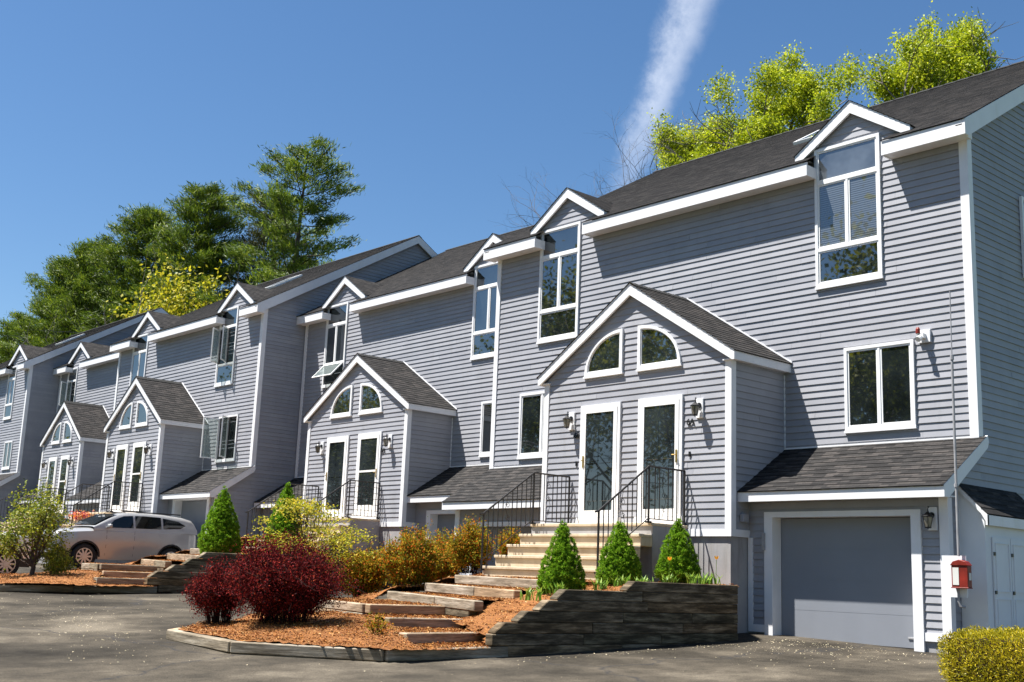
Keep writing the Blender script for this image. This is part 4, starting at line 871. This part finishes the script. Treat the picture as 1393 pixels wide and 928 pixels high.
# bulbs
def bulbs(x, y, z, n, seed, label, h=.16):
    R = rng_(seed); m = MB()
    for k in range(n):
        a = R.uniform(0, 6.28); px, py = x+R.normal(0, .06), y+R.normal(0, .06); hh = h*R.uniform(.6, 1.1); w = .012; d = Vector((math.cos(a), math.sin(a), 0)); s = Vector((-d.y, d.x, 0))*w; o = Vector((px, py, z-.01))
        p1 = o+d*hh*.15+Vector((0, 0, hh*.6)); p2 = o+d*hh*.55+Vector((0, 0, hh)); m.face([o-s, o+s, p1+s*1.2, p1-s*1.2]); m.face([p1-s*1.2, p1+s*1.2, p2])
    return tag(m.build('bulb_leaves', M['blade'], fix=False), label, 'plant', 'bulb clumps in the bed')
bl = [(-12.2, 11.45, -.28, 'leftmost bulb clump, on the mulch slope left of the spruces'), (-12.0, 11.75, -.20, 'bulb clump at the foot of the left spruce'), (-12.15, 12.75, -.12, 'bulb clump right of the left spruce'), (-12.0, 13.05, -.06, 'bulb clump between the left and middle spruce'), (-11.8, 13.3, -.04, 'bulb clump at the foot of the middle spruce'),
      (-12.0, 14.1, .0, 'bulb clump with an orange flower between the middle and right spruce'), (-11.85, 14.5, .02, 'bulb clump in front of the right spruce'), (-11.85, 14.85, .02, 'bulb clump at the right foot of the right spruce'), (-12.0, 15.15, .02, 'rightmost bulb clump with an orange flower by the foundation')]
for i, b in enumerate(bl): bulbs(b[0], b[1], b[2], 22, 60+i, b[3], .2)
def flower(x, y, z, h, label):
    t = thing('tulip', label, 'flower', (x, y, z), 'orange tulips'); m = MB(); m.tube([(x, y, z), (x+.01, y, z+h)], .004, 5); m.build('stem', M['blade'], t)
    m = MB(); 
    for k in range(6):
        a = k*math.pi/3; c, s = math.cos(a), math.sin(a); c2, s2 = math.cos(a+1), math.sin(a+1); o = Vector((x+.01, y, z+h)); m.face([o, o+Vector((c*.03, s*.03, .02)), o+Vector(((c+c2)*.02, (s+s2)*.02, .065)), o+Vector((c2*.03, s2*.03, .02))])
    m.build('petals', M['orange'], t, fix=False)
flower(-11.95, 14.05, .0, .36, 'orange tulip between the middle and right dwarf spruce'); flower(-11.95, 15.2, .02, .40, 'orange tulip right of the rightmost dwarf spruce')
# flower pot on the steps of the third porch
t = thing('flower_pot', 'pot of pink and orange flowers on the steps above the silver car', 'flower pot', (-35.55, 14.45, .95)); m = MB(); m.lathe((-35.55, 14.45, 1.1), [(.001, 0), (.11, 0), (.15, .2), (.13, .2), (.12, .17), (.001, .17)], 14); m.build('pot', M['step'], t)
R = rng_(70); C = np.array([-35.55, 14.45, 1.36])+R.normal(0, 1, (700, 3))*np.array([.13, .16, .06]); V, F = leaf_quads(C, R.normal(size=C.shape), .06, .05, R); np_mesh('flowers', V, F, M['pink'], t)
# ------------------------------------------------------------------ big trees
def pine(x, y, h, w, seed, label, low=.32, mat='pine', nb=120, dn=5.0):
    R = rng_(seed); z = G0(x, y); t = thing('pine_tree', label, 'pine tree', (x, y, z), 'pines behind the houses'); m = MB()
    lean = R.normal(0, .25, 2); ax = lambda s: np.array([x+lean[0]*s*s, y+lean[1]*s*s, z+h*s])
    m.tube([tuple(ax(s)) for s in np.linspace(0, 1, 9)], [.42*(1-.93*s) for s in np.linspace(0, 1, 9)], 9); C = []; Dd = []
    for i in range(nb):
        s = low+(1-low)*(i/nb)**.9; p = ax(s); a = i*2.4+R.normal(0, .3); u = (s-low)/(1-low)
        L = w*.5*(1-u)**.5*(.6+.4*min(1, u*5+.4))*R.uniform(.45, 1.12)+.5
        if R.uniform() < .10: L *= .4
        up = R.uniform(-.05, .22)+.35*u; d = np.array([math.cos(a), math.sin(a), up]); e = p+d*L+np.array([0, 0, L*.10]); mid = p+d*L*.5+np.array([0, 0, -L*.03])
        m.tube([tuple(p), tuple(mid), tuple(e)], [.03+.05*(1-s), .03, .012], 5, cap=False)
        nt_ = int(3+L*dn); side = np.array([-math.sin(a), math.cos(a), 0])
        for k in range(nt_):
            f = R.uniform(.28, 1.02); b = p+(e-p)*f if f > .5 else p+(mid-p)*f*2; c = b+side*R.normal(0, .26)*L*(1.15-f)+np.array([0, 0, R.uniform(0, .35)]); dd = (d+side*R.normal(0, .5)); dd[2] += .5
            q = 36; C.append(c+R.normal(0, 1, (q, 3))*np.array([.30, .30, .10])); Dd.append(dd+R.normal(0, .75, (q, 3)))
    m.build('trunk', M['bark'], t, fix=False); C = np.concatenate(C); Dd = np.concatenate(Dd); V, F = leaf_quads(C, Dd, R.uniform(.26, .5, len(C)), R.uniform(.035, .07, len(C)), R); np_mesh('crown', V, F, M[mat], t)
pine(-57.6, 34, 22.8, 10.2, 101, 'tallest open crowned pine with a bare dark trunk, rightmost of the pines', .45, nb=52, dn=4.4)
pine(-69.5, 34, 22.7, 10, 102, 'dark pine just left of the tallest open pine', .3, nb=120)
pine(-66.5, 38, 22.4, 8, 103, 'thin brownish pine between two dark green pines', .35, 'pinedry', 70)
pine(-77.0, 34, 22.4, 12, 104, 'broad green pine with a rounded top in the middle of the pines', .2, nb=150)
pine(-83.5, 33, 20.9, 11.5, 105, 'green pine left of the broad rounded pine', .2, nb=140)
pine(-91.0, 34, 20.4, 11.5, 106, 'bushy pine at the left shoulder of the pine group', .2, nb=150)
pine(-97.5, 33, 17.0, 8.5, 107, 'lower pine on the left slope of the pine group', .15, nb=110)
pine(-113, 36, 17.2, 9, 108, 'separate dark pine low at the left edge of the photo', .15, nb=100)
def broadleaf(name, x, y, h, w, zc, seed, mat, label, cat, group, ntip=150, per=90, leaf=(.12, .22), clump=.55, levels=4, leaves=True, shape=1.0):
    R = rng_(seed); z = G0(x, y); t = thing(name, label, cat, (x, y, z), group); m = MB(); tips = []
    zb = z+h*zc; m.tube([(x, y, z-.2), (x+.1, y, z+(zb-z)*.5), (x, y, zb)], [.35, .28, .2], 8)
    top = z+h
    def grow(p, d, L, r, lev):
        pts = [p]; q = p.copy()
        for k in range(3): d = d+R.normal(0, .13, 3)+np.array([0, 0, .05]); d /= np.linalg.norm(d); q = q+d*L/3; pts.append(q.copy())
        rr = r*(1 if leaves else .5); m.tube([tuple(a) for a in pts], [rr, rr*.85, rr*.7, rr*.55], 5 if lev < 2 else 3, cap=False)
        if lev >= levels-1: tips.append(pts[-1]); tips.append(pts[-2]); 
        if lev < levels:
            for k in range(R.randint(2, 4)):
                dd = d+R.normal(0, .55, 3); dd /= np.linalg.norm(dd); grow(pts[-1] if k else pts[-2], dd, L*R.uniform(.6, .85), r*.55, lev+1)
    for k in range(6):
        a = k*6.283/6+R.normal(0, .3); d = np.array([math.cos(a)*.6, math.sin(a)*.6, R.uniform(.6, 1.2)]); d /= np.linalg.norm(d); grow(np.array([x, y, zb-R.uniform(0, 1)*.1*h]), d, (top-zb)*.36, .12, 0)
    tips_ = np.array(tips); c = np.array([x, y, (zb+top)/2]); s = np.array([w/2, w/2, (top-zb)/2*1.1])
    m.build('trunk', M['barkgrey'], t, fix=False)
    if leaves:
        tips_ = tips_[(((tips_-c)/s)**2).sum(1) < 1.25]
        C = np.repeat(tips_, per, 0)+R.normal(0, clump*.5, (len(tips_)*per, 3)); V, F = leaf_quads(C, R.normal(size=C.shape)+np.array([0, 0, .3]), R.uniform(leaf[0], leaf[1], len(C)), R.uniform(leaf[0]*.6, leaf[1]*.65, len(C)), R); np_mesh('crown', V, F, M[mat], t)
gs = 'spring green trees behind the nearest house'
broadleaf('maple_tree', -26.6, 34, 19.2, 4.4, .70, 201, 'spring', 'yellow green tree with a rounded crown left of the other two behind the roof', 'tree', gs, per=105, clump=.38, leaf=(.07, .13))
broadleaf('maple_tree', -23.4, 34.5, 20.0, 4.4, .70, 202, 'spring', 'yellow green tree behind the dormer, middle one above the nearest roof', 'tree', gs, per=105, clump=.38, leaf=(.07, .13))
broadleaf('maple_tree', -18.25, 34, 19.6, 3.7, .70, 203, 'spring', 'brightest yellow green tree rising highest above the nearest roof', 'tree', gs, per=105, clump=.38, leaf=(.07, .13))
broadleaf('golden_tree', -66.5, 31, 17.5, 6, .3, 204, 'springgold', 'golden leaved tree between the dark pines', 'tree', None, per=26, clump=1.0, leaf=(.2, .32))
broadleaf('golden_tree', -97, 28, 15.5, 8, .25, 205, 'springgold', 'low golden green tree at the left edge above the farthest roof', 'tree', None, per=26, clump=1.1, leaf=(.2, .32))
gb = 'bare trees behind the nearest roof'
broadleaf('bare_tree', -29.4, 34, 18.3, 4, .62, 206, 'spring', 'bare grey tree left of the yellow green trees', 'tree', gb, leaves=False, levels=5)
broadleaf('bare_tree', -35.2, 36, 18.7, 3, .62, 207, 'spring', 'thin bare tree beside the vapour trail above the dormer', 'tree', gb, leaves=False, levels=5)
broadleaf('bare_tree', -33.4, 36, 18.9, 3, .62, 208, 'spring', 'thin bare tree between the two other bare trees', 'tree', gb, leaves=False, levels=5)
go = 'trees across the road'
for i, (x, y, h) in enumerate([(-26-9.5*k+(k*37%5-2), -18-(k*53%7), (21 if k < 6 else 16 if k < 9 else 12)+(k*29%4)) for k in range(13)]+[(-6, -20, 19), (10, -19, 20)]):
    broadleaf('roadside_tree', x, y, h, 12, .12, 300+i, 'across', 'tall leafy tree on the far side of the road', 'tree', go, per=120, clump=2.6, leaf=(.22, .42), levels=3)
# ------------------------------------------------------------------ cars
def car(x, y, z, face, paint, label, L=4.2, Wd=1.76, H=1.58):
    """SUV, nose towards face*Y; side profile in s (0 nose .. 1 tail)"""
    t = thing('parked_car', label, 'car', (x, y, z), 'cars parked by the houses')
    wb = (.20, .80); wr = .35*L/4.4; hw = Wd/2
    def ip(v, T): 
        for (a, b), (c, d) in zip(T[:-1], T[1:]):
            if v <= c: f = (v-a)/(c-a); f = f*f*(3-2*f) if False else f; return b+(d-b)*f
        return T[-1][1]
    TOP = [(0, .52), (.012, .60), (.03, .64), (.10, .665), (.20, .69), (.28, .705), (.45, .71), (.7, .725), (.92, .74), (.985, .73), (1, .66)]
    BOT = [(0, .26), (.03, .20), (.1, .17), (.9, .17), (.97, .22), (1, .30)]
    HWD = [(0, .62), (.02, .76), (.06, .88), (.14, .97), (.3, 1), (.8, 1), (.93, .95), (.985, .86), (1, .78)]
    P = lambda s, xx, zz: (x+xx, y+face*(.5-s)*L, z+zz)
    zg = H/1.62
    def zb(s):
        b = ip(s, BOT)*H
        for w in wb:
            d = abs(s-w)*L; R_ = wr*1.17
            if d < R_: b = max(b, wr+math.sqrt(R_*R_-d*d))
        return b
    ss = sorted(set([round(v, 4) for v in np.linspace(0, 1, 61)]+[.004, .012, .988, .996]+[round(w+k*wr*1.17/L*q, 4) for w in wb for k in (-1, 1) for q in (1.001, .97, .9, .8, .65)]))
    def wx(s, f):  # half width at height fraction f of the flank
        return hw*ip(s, HWD)*(.93+.07*math.sin(math.pi*min(1, f*1.15)))*(1-.05*max(0, f-.75)/.25)
    nr = 9; m = MB()
    for sd in (-1, 1):
        grid = [[P(s, sd*wx(s, (zz-.25)/(.75*H)), zz) for zz in [zb(s)+(ip(s, TOP)*H*.93-zb(s))*k/(nr-1) for k in range(nr)]] for s in ss]
        for i in range(len(ss)-1):
            for k in range(nr-1): m.face([grid[i][k], grid[i+1][k], grid[i+1][k+1], grid[i][k+1]])
            a, b = grid[i][-1], grid[i+1][-1]; sa, sb = ss[i], ss[i+1]; prev = (a, b)
            for fx, fz in ((.93, .985), (.75, 1.01), (.4, 1.02), (0, 1.022)):
                q = (P(sa, sd*wx(sa, 1)*fx, ip(sa, TOP)*H*fz), P(sb, sd*wx(sb, 1)*fx, ip(sb, TOP)*H*fz)); m.face([prev[0], prev[1], q[1], q[0]]); prev = q
    for s in (0, 1):
        for sd in (-1, 1):
            q = [zb(s)+(ip(s, TOP)*H*.93-zb(s))*k/4 for k in range(5)]
            for k in range(4): m.face([P(s, 0, q[k]), P(s, sd*wx(s, (q[k]-.25)/(.75*H)), q[k]), P(s, sd*wx(s, (q[k+1]-.25)/(.75*H)), q[k+1]), P(s, 0, q[k+1])])
            m.face([P(s, 0, q[4]), P(s, sd*wx(s, 1), q[4]), P(s, sd*wx(s, 1)*.93, ip(s, TOP)*H*.985), P(s, 0, ip(s, TOP)*H*1.022)])
    body = m.build('body', paint, t, smooth=True, merge=True)
    es = body.modifiers.new('split', 'EDGE_SPLIT'); es.split_angle = math.radians(38)
    # greenhouse: roof line and glass
    RT = [(.245, .72), (.30, .80), (.36, .885), (.42, .955), (.48, .985), (.6, 1.0), (.75, .995), (.88, .965), (.955, .92), (.985, .75)]
    def hwz(zz): return hw*(.955-.20*max(0, (zz/H-.70))/.30)
    gs_ = [v for v in np.linspace(.245, .985, 38)]; m = MB(); gm = MB()
    for i in range(len(gs_)-1):
        a, b = gs_[i], gs_[i+1]; za, zb_ = ip(a, RT)*H, ip(b, RT)*H; ba, bb = ip(a, TOP)*H*.93, ip(b, TOP)*H*.93; n = 5
        for sd in (-1, 1):
            for k in range(n):
                f0, f1 = k/n, (k+1)/n; A = [(a, ba+(za-ba)*f0), (b, bb+(zb_-bb)*f0), (b, bb+(zb_-bb)*f1), (a, ba+(za-ba)*f1)]
                m.face([P(s, sd*hwz(q), q) for s, q in A])
            pts = [(1.0, 1.0), (.9, 1.012), (.6, 1.022), (0, 1.028)]
            for (g0, h0), (g1, h1) in zip(pts[:-1], pts[1:]):
                m.face([P(a, sd*hwz(za)*g0, za*h0), P(b, sd*hwz(zb_)*g0, zb_*h0), P(b, sd*hwz(zb_)*g1, zb_*h1), P(a, sd*hwz(za)*g1, za*h1)])
    m.build('roof', paint, t, smooth=True, merge=True)
    # glass panels stand 6 mm proud
    def panel(poly, name, mat, off=.006, parent=None):
        for sd in (-1, 1):
            mm = MB(); mm.face([P(s, sd*(hwz(q*H)+off), q*H) for s, q in poly]); o = mm.build(name, mat, parent or t, fix=False)
    panel([(.335, .725), (.52, .735), (.52, .955), (.455, .94), (.39, .865)], 'side_window', M['carglass'])
    panel([(.535, .735), (.72, .745), (.72, .955), (.6, .962), (.535, .957)], 'side_window', M['carglass'])
    panel([(.735, .75), (.86, .775), (.90, .83), (.85, .90), (.735, .945)], 'side_window', M['carglass'])
    mm = MB(); A = [(.262, .745), (.30, .80), (.36, .885), (.415, .95)]
    for (s0, q0), (s1, q1) in zip(A[:-1], A[1:]):
        w0, w1 = hwz(q0*H)*.93, hwz(q1*H)*.93; mm.face([P(s0-.006, -w0, q0*H*1.028+.012), P(s0-.006, w0, q0*H*1.028+.012), P(s1-.006, w1, q1*H*1.028+.012), P(s1-.006, -w1, q1*H*1.028+.012)])
    mm.build('windscreen', M['carglass'], t, fix=False)
    mm = MB(); mm.face([P(.992, -hw*.8, .74*H), P(.992, hw*.8, .74*H), P(.965, hw*.72, .92*H), P(.965, -hw*.72, .92*H)]); mm.build('rear_window', M['carglass'], t, fix=False)
    for sd in (-1, 1):
        mm = MB(); mm.box(x+sd*hw*.62-.015, x+sd*hw*.62+.015, y+face*(.5-.46)*L, y+face*(.5-.88)*L, z+H*1.02, z+H*1.04); mm.build('roof_rail', M['black'], t)
        mm = MB(); c = P(.345, sd*(hw+.06), .745*H); mm.hexa([(c[0]-sd*.10, c[1]-.05, c[2]-.05), (c[0]+sd*.08, c[1]-.04, c[2]-.04), (c[0]+sd*.08, c[1]+.05, c[2]-.04), (c[0]-sd*.10, c[1]+.05, c[2]-.05), (c[0]-sd*.08, c[1]-.05, c[2]+.07), (c[0]+sd*.07, c[1]-.04, c[2]+.06), (c[0]+sd*.07, c[1]+.04, c[2]+.06), (c[0]-sd*.08, c[1]+.05, c[2]+.07)]); mm.build('mirror', paint, t, bevel=.02, smooth=True)
        for s in (.47, .675):
            mm = MB(); c = P(s, sd*(wx(s, .8)+.012), .66*H); mm.box(c[0]-.015, c[0]+.015, c[1]-.09, c[1]+.09, c[2]-.013, c[2]+.013); mm.build('door_handle', paint, t, bevel=.008)
        for s in (.335, .528, .725):
            mm = MB(); q = [P(s, sd*(wx(s, (zz*H-.25)/(.75*H))+.002), zz*H) for zz in (.24, .4, .55, .68)]
            for a, b in zip(q[:-1], q[1:]): mm.face([(a[0], a[1]-.004, a[2]), (a[0], a[1]+.004, a[2]), (b[0], b[1]+.004, b[2]), (b[0], b[1]-.004, b[2])])
            if s < .7: mm.build('door_seam', M['black'], t, fix=False)
        mm = MB(); q = [(.275, .235), (.725, .235), (.725, .17), (.275, .17)]; mm.face([P(s, sd*(wx(s, 0)+.006), v*H) for s, v in q]); mm.build('sill_cladding', M['cladding'], t, fix=False)
        for w in wb:
            mm = MB(); n = 18
            for k in range(n):
                a0, a1 = math.pi*k/n, math.pi*(k+1)/n; pr = []
                for a_, rr in ((a0, 1.17), (a1, 1.17), (a1, 1.31), (a0, 1.31)):
                    s_ = w+wr*rr*math.cos(a_)/L; zz = wr+wr*rr*math.sin(a_); pr.append(P(s_, sd*(wx(min(max(s_, .01), .99), max(0, (zz-.25)/(.75*H)))+.008), zz))
                mm.face(pr)
            mm.build('wheel_arch', M['cladding'], t, fix=False)
            cx = x+sd*(hw-.13); cy = y+face*(.5-w)*L; cz = z+wr
            mm = MB(); n = 28; pr = [(wr*.66, .11), (wr*.9, .115), (wr, .085), (wr, -.085), (wr*.6, -.1)]
            for k in range(n):
                a0, a1 = 2*math.pi*k/n, 2*math.pi*(k+1)/n
                for (r0, o0), (r1, o1) in zip(pr[:-1], pr[1:]):
                    mm.face([(cx+sd*o0, cy+r0*math.cos(a0), cz+r0*math.sin(a0)), (cx+sd*o0, cy+r0*math.cos(a1), cz+r0*math.sin(a1)), (cx+sd*o1, cy+r1*math.cos(a1), cz+r1*math.sin(a1)), (cx+sd*o1, cy+r1*math.cos(a0), cz+r1*math.sin(a0))])
            whl = mm.build('wheel', M['rubber'], t, smooth=True)
            mm = MB()
            for k in range(10):
                a = 2*math.pi*k/10; dx_ = .028; ca, sa = math.cos(a), math.sin(a); 
                pp = [(ca*.05-sa*-dx_, sa*.05+ca*-dx_), (ca*.05-sa*dx_, sa*.05+ca*dx_), (ca*wr*.66-sa*dx_*.7, sa*wr*.66+ca*dx_*.7), (ca*wr*.66+sa*dx_*.7, sa*wr*.66-ca*dx_*.7)]
                mm.hexa([(cx+sd*o_, cy+p_, cz+q_) for o_ in (.06, .10) for p_, q_ in pp])
            mm.tube([(cx+sd*.05, cy, cz), (cx+sd*.108, cy, cz)], .065, 14)
            for k in range(n):
                a0, a1 = 2*math.pi*k/n, 2*math.pi*(k+1)/n; mm.face([(cx+sd*.112, cy+wr*.62*math.cos(a0), cz+wr*.62*math.sin(a0)), (cx+sd*.112, cy+wr*.62*math.cos(a1), cz+wr*.62*math.sin(a1)), (cx+sd*.112, cy+wr*.68*math.cos(a1), cz+wr*.68*math.sin(a1)), (cx+sd*.112, cy+wr*.68*math.cos(a0), cz+wr*.68*math.sin(a0))])
            mm.build('rim', M['rim'], whl)
            mm = MB(); mm.tube([(cx-sd*.05, cy, cz), (cx+sd*.02, cy, cz)], wr*.66, 20); mm.build('brake_disc', M['black'], whl)
            mm = MB(); mm.box(x+sd*(hw-.32), x+sd*(hw-.28), cy-wr*1.15, cy+wr*1.15, z+.2, z+wr*2.1); mm.build('wheel_well', M['black'], t)
        mm = MB(); mm.face([P(.028, sd*(hw*.80), .56*H), P(.115, sd*(wx(.115, .75)+.006), .60*H), P(.125, sd*(wx(.125, .8)+.006), .635*H), P(.032, sd*(hw*.79), .605*H)]); mm.build('headlight', M['headlight'], t, fix=False)
        mm = MB(); mm.face([P(.93, sd*(wx(.93, .85)+.006), .66*H), P(.985, sd*(wx(.985, .8)+.01), .66*H), P(.985, sd*(wx(.985, .8)+.01), .62*H), P(.92, sd*(wx(.92, .8)+.006), .635*H)]); mm.build('taillight', M['taillight'], t, fix=False)
    mm = MB(); mm.box(x-hw*.5, x+hw*.5, y+face*.5*L-.02, y+face*.5*L+face*.012, z+.30*H, z+.46*H); mm.build('grille', M['black'], t, bevel=.006)
    mm = MB(); mm.box(x-hw*.9, x+hw*.9, y-L*.44, y+L*.44, z+.17*H, z+.3*H); mm.build('underbody', M['black'], t)
    return t
car(-32.75, 14.40, G0(-32.7, 14.4)+.02, -1, M['silver'], 'silver sport utility car parked nose out before the porch steps')
car(-30.5, 9.05, G0(-30.5, 9.0)+.02, 1, M['carwhite'], 'white car behind the small tree at the left edge')
# ------------------------------------------------------------------ camera, sky, sun
cam = bpy.data.cameras.new('camera'); co = bpy.data.objects.new('camera', cam); COL.objects.link(co)
Rt = Vector((.6707, .74073, .03839)); U = Vector((.12189, -.16113, .97938)); F = Vector((-.73165, .65219, .19835))
mw = Matrix(((Rt.x, U.x, -F.x, 0), (Rt.y, U.y, -F.y, 0), (Rt.z, U.z, -F.z, 0), (0, 0, 0, 1))); co.matrix_world = mw
cam.sensor_width = 36; cam.lens = 36*1594.94/1393; cam.clip_end = 3000; cam.clip_start = .1; scene.camera = co
EL = math.radians(64.5); AZ = (-1, -1.0)
sl = bpy.data.lights.new('sun', 'SUN'); sl.energy = 5.0; sl.angle = math.radians(.53); sl.color = (1, .965, .91); so = bpy.data.objects.new('sun', sl); COL.objects.link(so)
k = math.cos(EL)/math.sqrt(2); d = Vector((-k, -k, math.sin(EL))); so.rotation_euler = d.to_track_quat('Z', 'Y').to_euler(); so.location = (0, 0, 40)
w = bpy.data.worlds.new('World'); scene.world = w; w.use_nodes = True; nt = w.node_tree; bg = nt.nodes['Background']
sky = N(nt, 'ShaderNodeTexSky', sky_type='NISHITA', sun_disc=False); sky.sun_elevation = EL; sky.sun_rotation = math.radians(225); sky.altitude = 100; sky.air_density = 1.0; sky.dust_density = .45; sky.ozone_density = 3.0
tc = N(nt, 'ShaderNodeTexCoord')
def dot(v):
    n = N(nt, 'ShaderNodeVectorMath', operation='DOT_PRODUCT'); nt.links.new(tc.outputs['Generated'], n.inputs[0]); n.inputs[1].default_value = v; return n.outputs['Value']
def mth(op, a, b=None, c=None):
    n = N(nt, 'ShaderNodeMath', operation=op)
    for i, v in enumerate((a, b, c)):
        if v is None: continue
        if hasattr(v, 'links'): nt.links.new(v, n.inputs[i])
        else: n.inputs[i].default_value = v
    return n.outputs[0]
n1 = noise(nt, 9, 6, .65, vec=tc.outputs['Generated']); n2 = noise(nt, 60, 6, .7, vec=tc.outputs['Generated'])
off = mth('ADD', dot((.61652, .72191, -.31425)), mth('ADD', mth('MULTIPLY', mth('SUBTRACT', n1.outputs[0], .5), .03), mth('MULTIPLY', mth('SUBTRACT', n2.outputs[0], .5), .016))); al = dot((.51, -.06209, .85793)); fr = dot((-.59984, .6892, .40645))
wid = mth('ADD', .017, mth('MULTIPLY', mth('MAXIMUM', mth('ADD', al, .12), 0), .055)); body = N(nt, 'ShaderNodeMapRange', interpolation_type='SMOOTHERSTEP'); nt.links.new(mth('DIVIDE', mth('ABSOLUTE', off), wid), body.inputs[0]); body.inputs[1].default_value = 1.1; body.inputs[2].default_value = 0; body = body.outputs[0]
rg = N(nt, 'ShaderNodeMapRange'); nt.links.new(al, rg.inputs[0]); rg.inputs[1].default_value = -.14; rg.inputs[2].default_value = -.02
dens = mth('MULTIPLY', mth('MULTIPLY', body, rg.outputs[0]), mth('MULTIPLY', mth('MULTIPLY', mth('ADD', n2.outputs[0], .15), 1.25), mth('GREATER_THAN', fr, .8)))
cl = N(nt, 'ShaderNodeMix', data_type='RGBA'); nt.links.new(mth('MULTIPLY', dens, .43), cl.inputs[0]); hs = N(nt, 'ShaderNodeHueSaturation'); hs.inputs['Saturation'].default_value = 1.18; nt.links.new(sky.outputs[0], hs.inputs['Color']); nt.links.new(hs.outputs[0], cl.inputs[6]); cl.inputs[7].default_value = (9, 9.4, 10.2, 1)
nt.links.new(cl.outputs[2], bg.inputs['Color']); bg.inputs['Strength'].default_value = .054
scene.view_settings.view_transform = 'Standard'; scene.view_settings.look = 'None'; scene.view_settings.exposure = 1.36; scene.view_settings.gamma = 1
scene.render.engine = 'CYCLES'; scene.cycles.samples = 128; scene.render.resolution_x = 1024; scene.render.resolution_y = 682
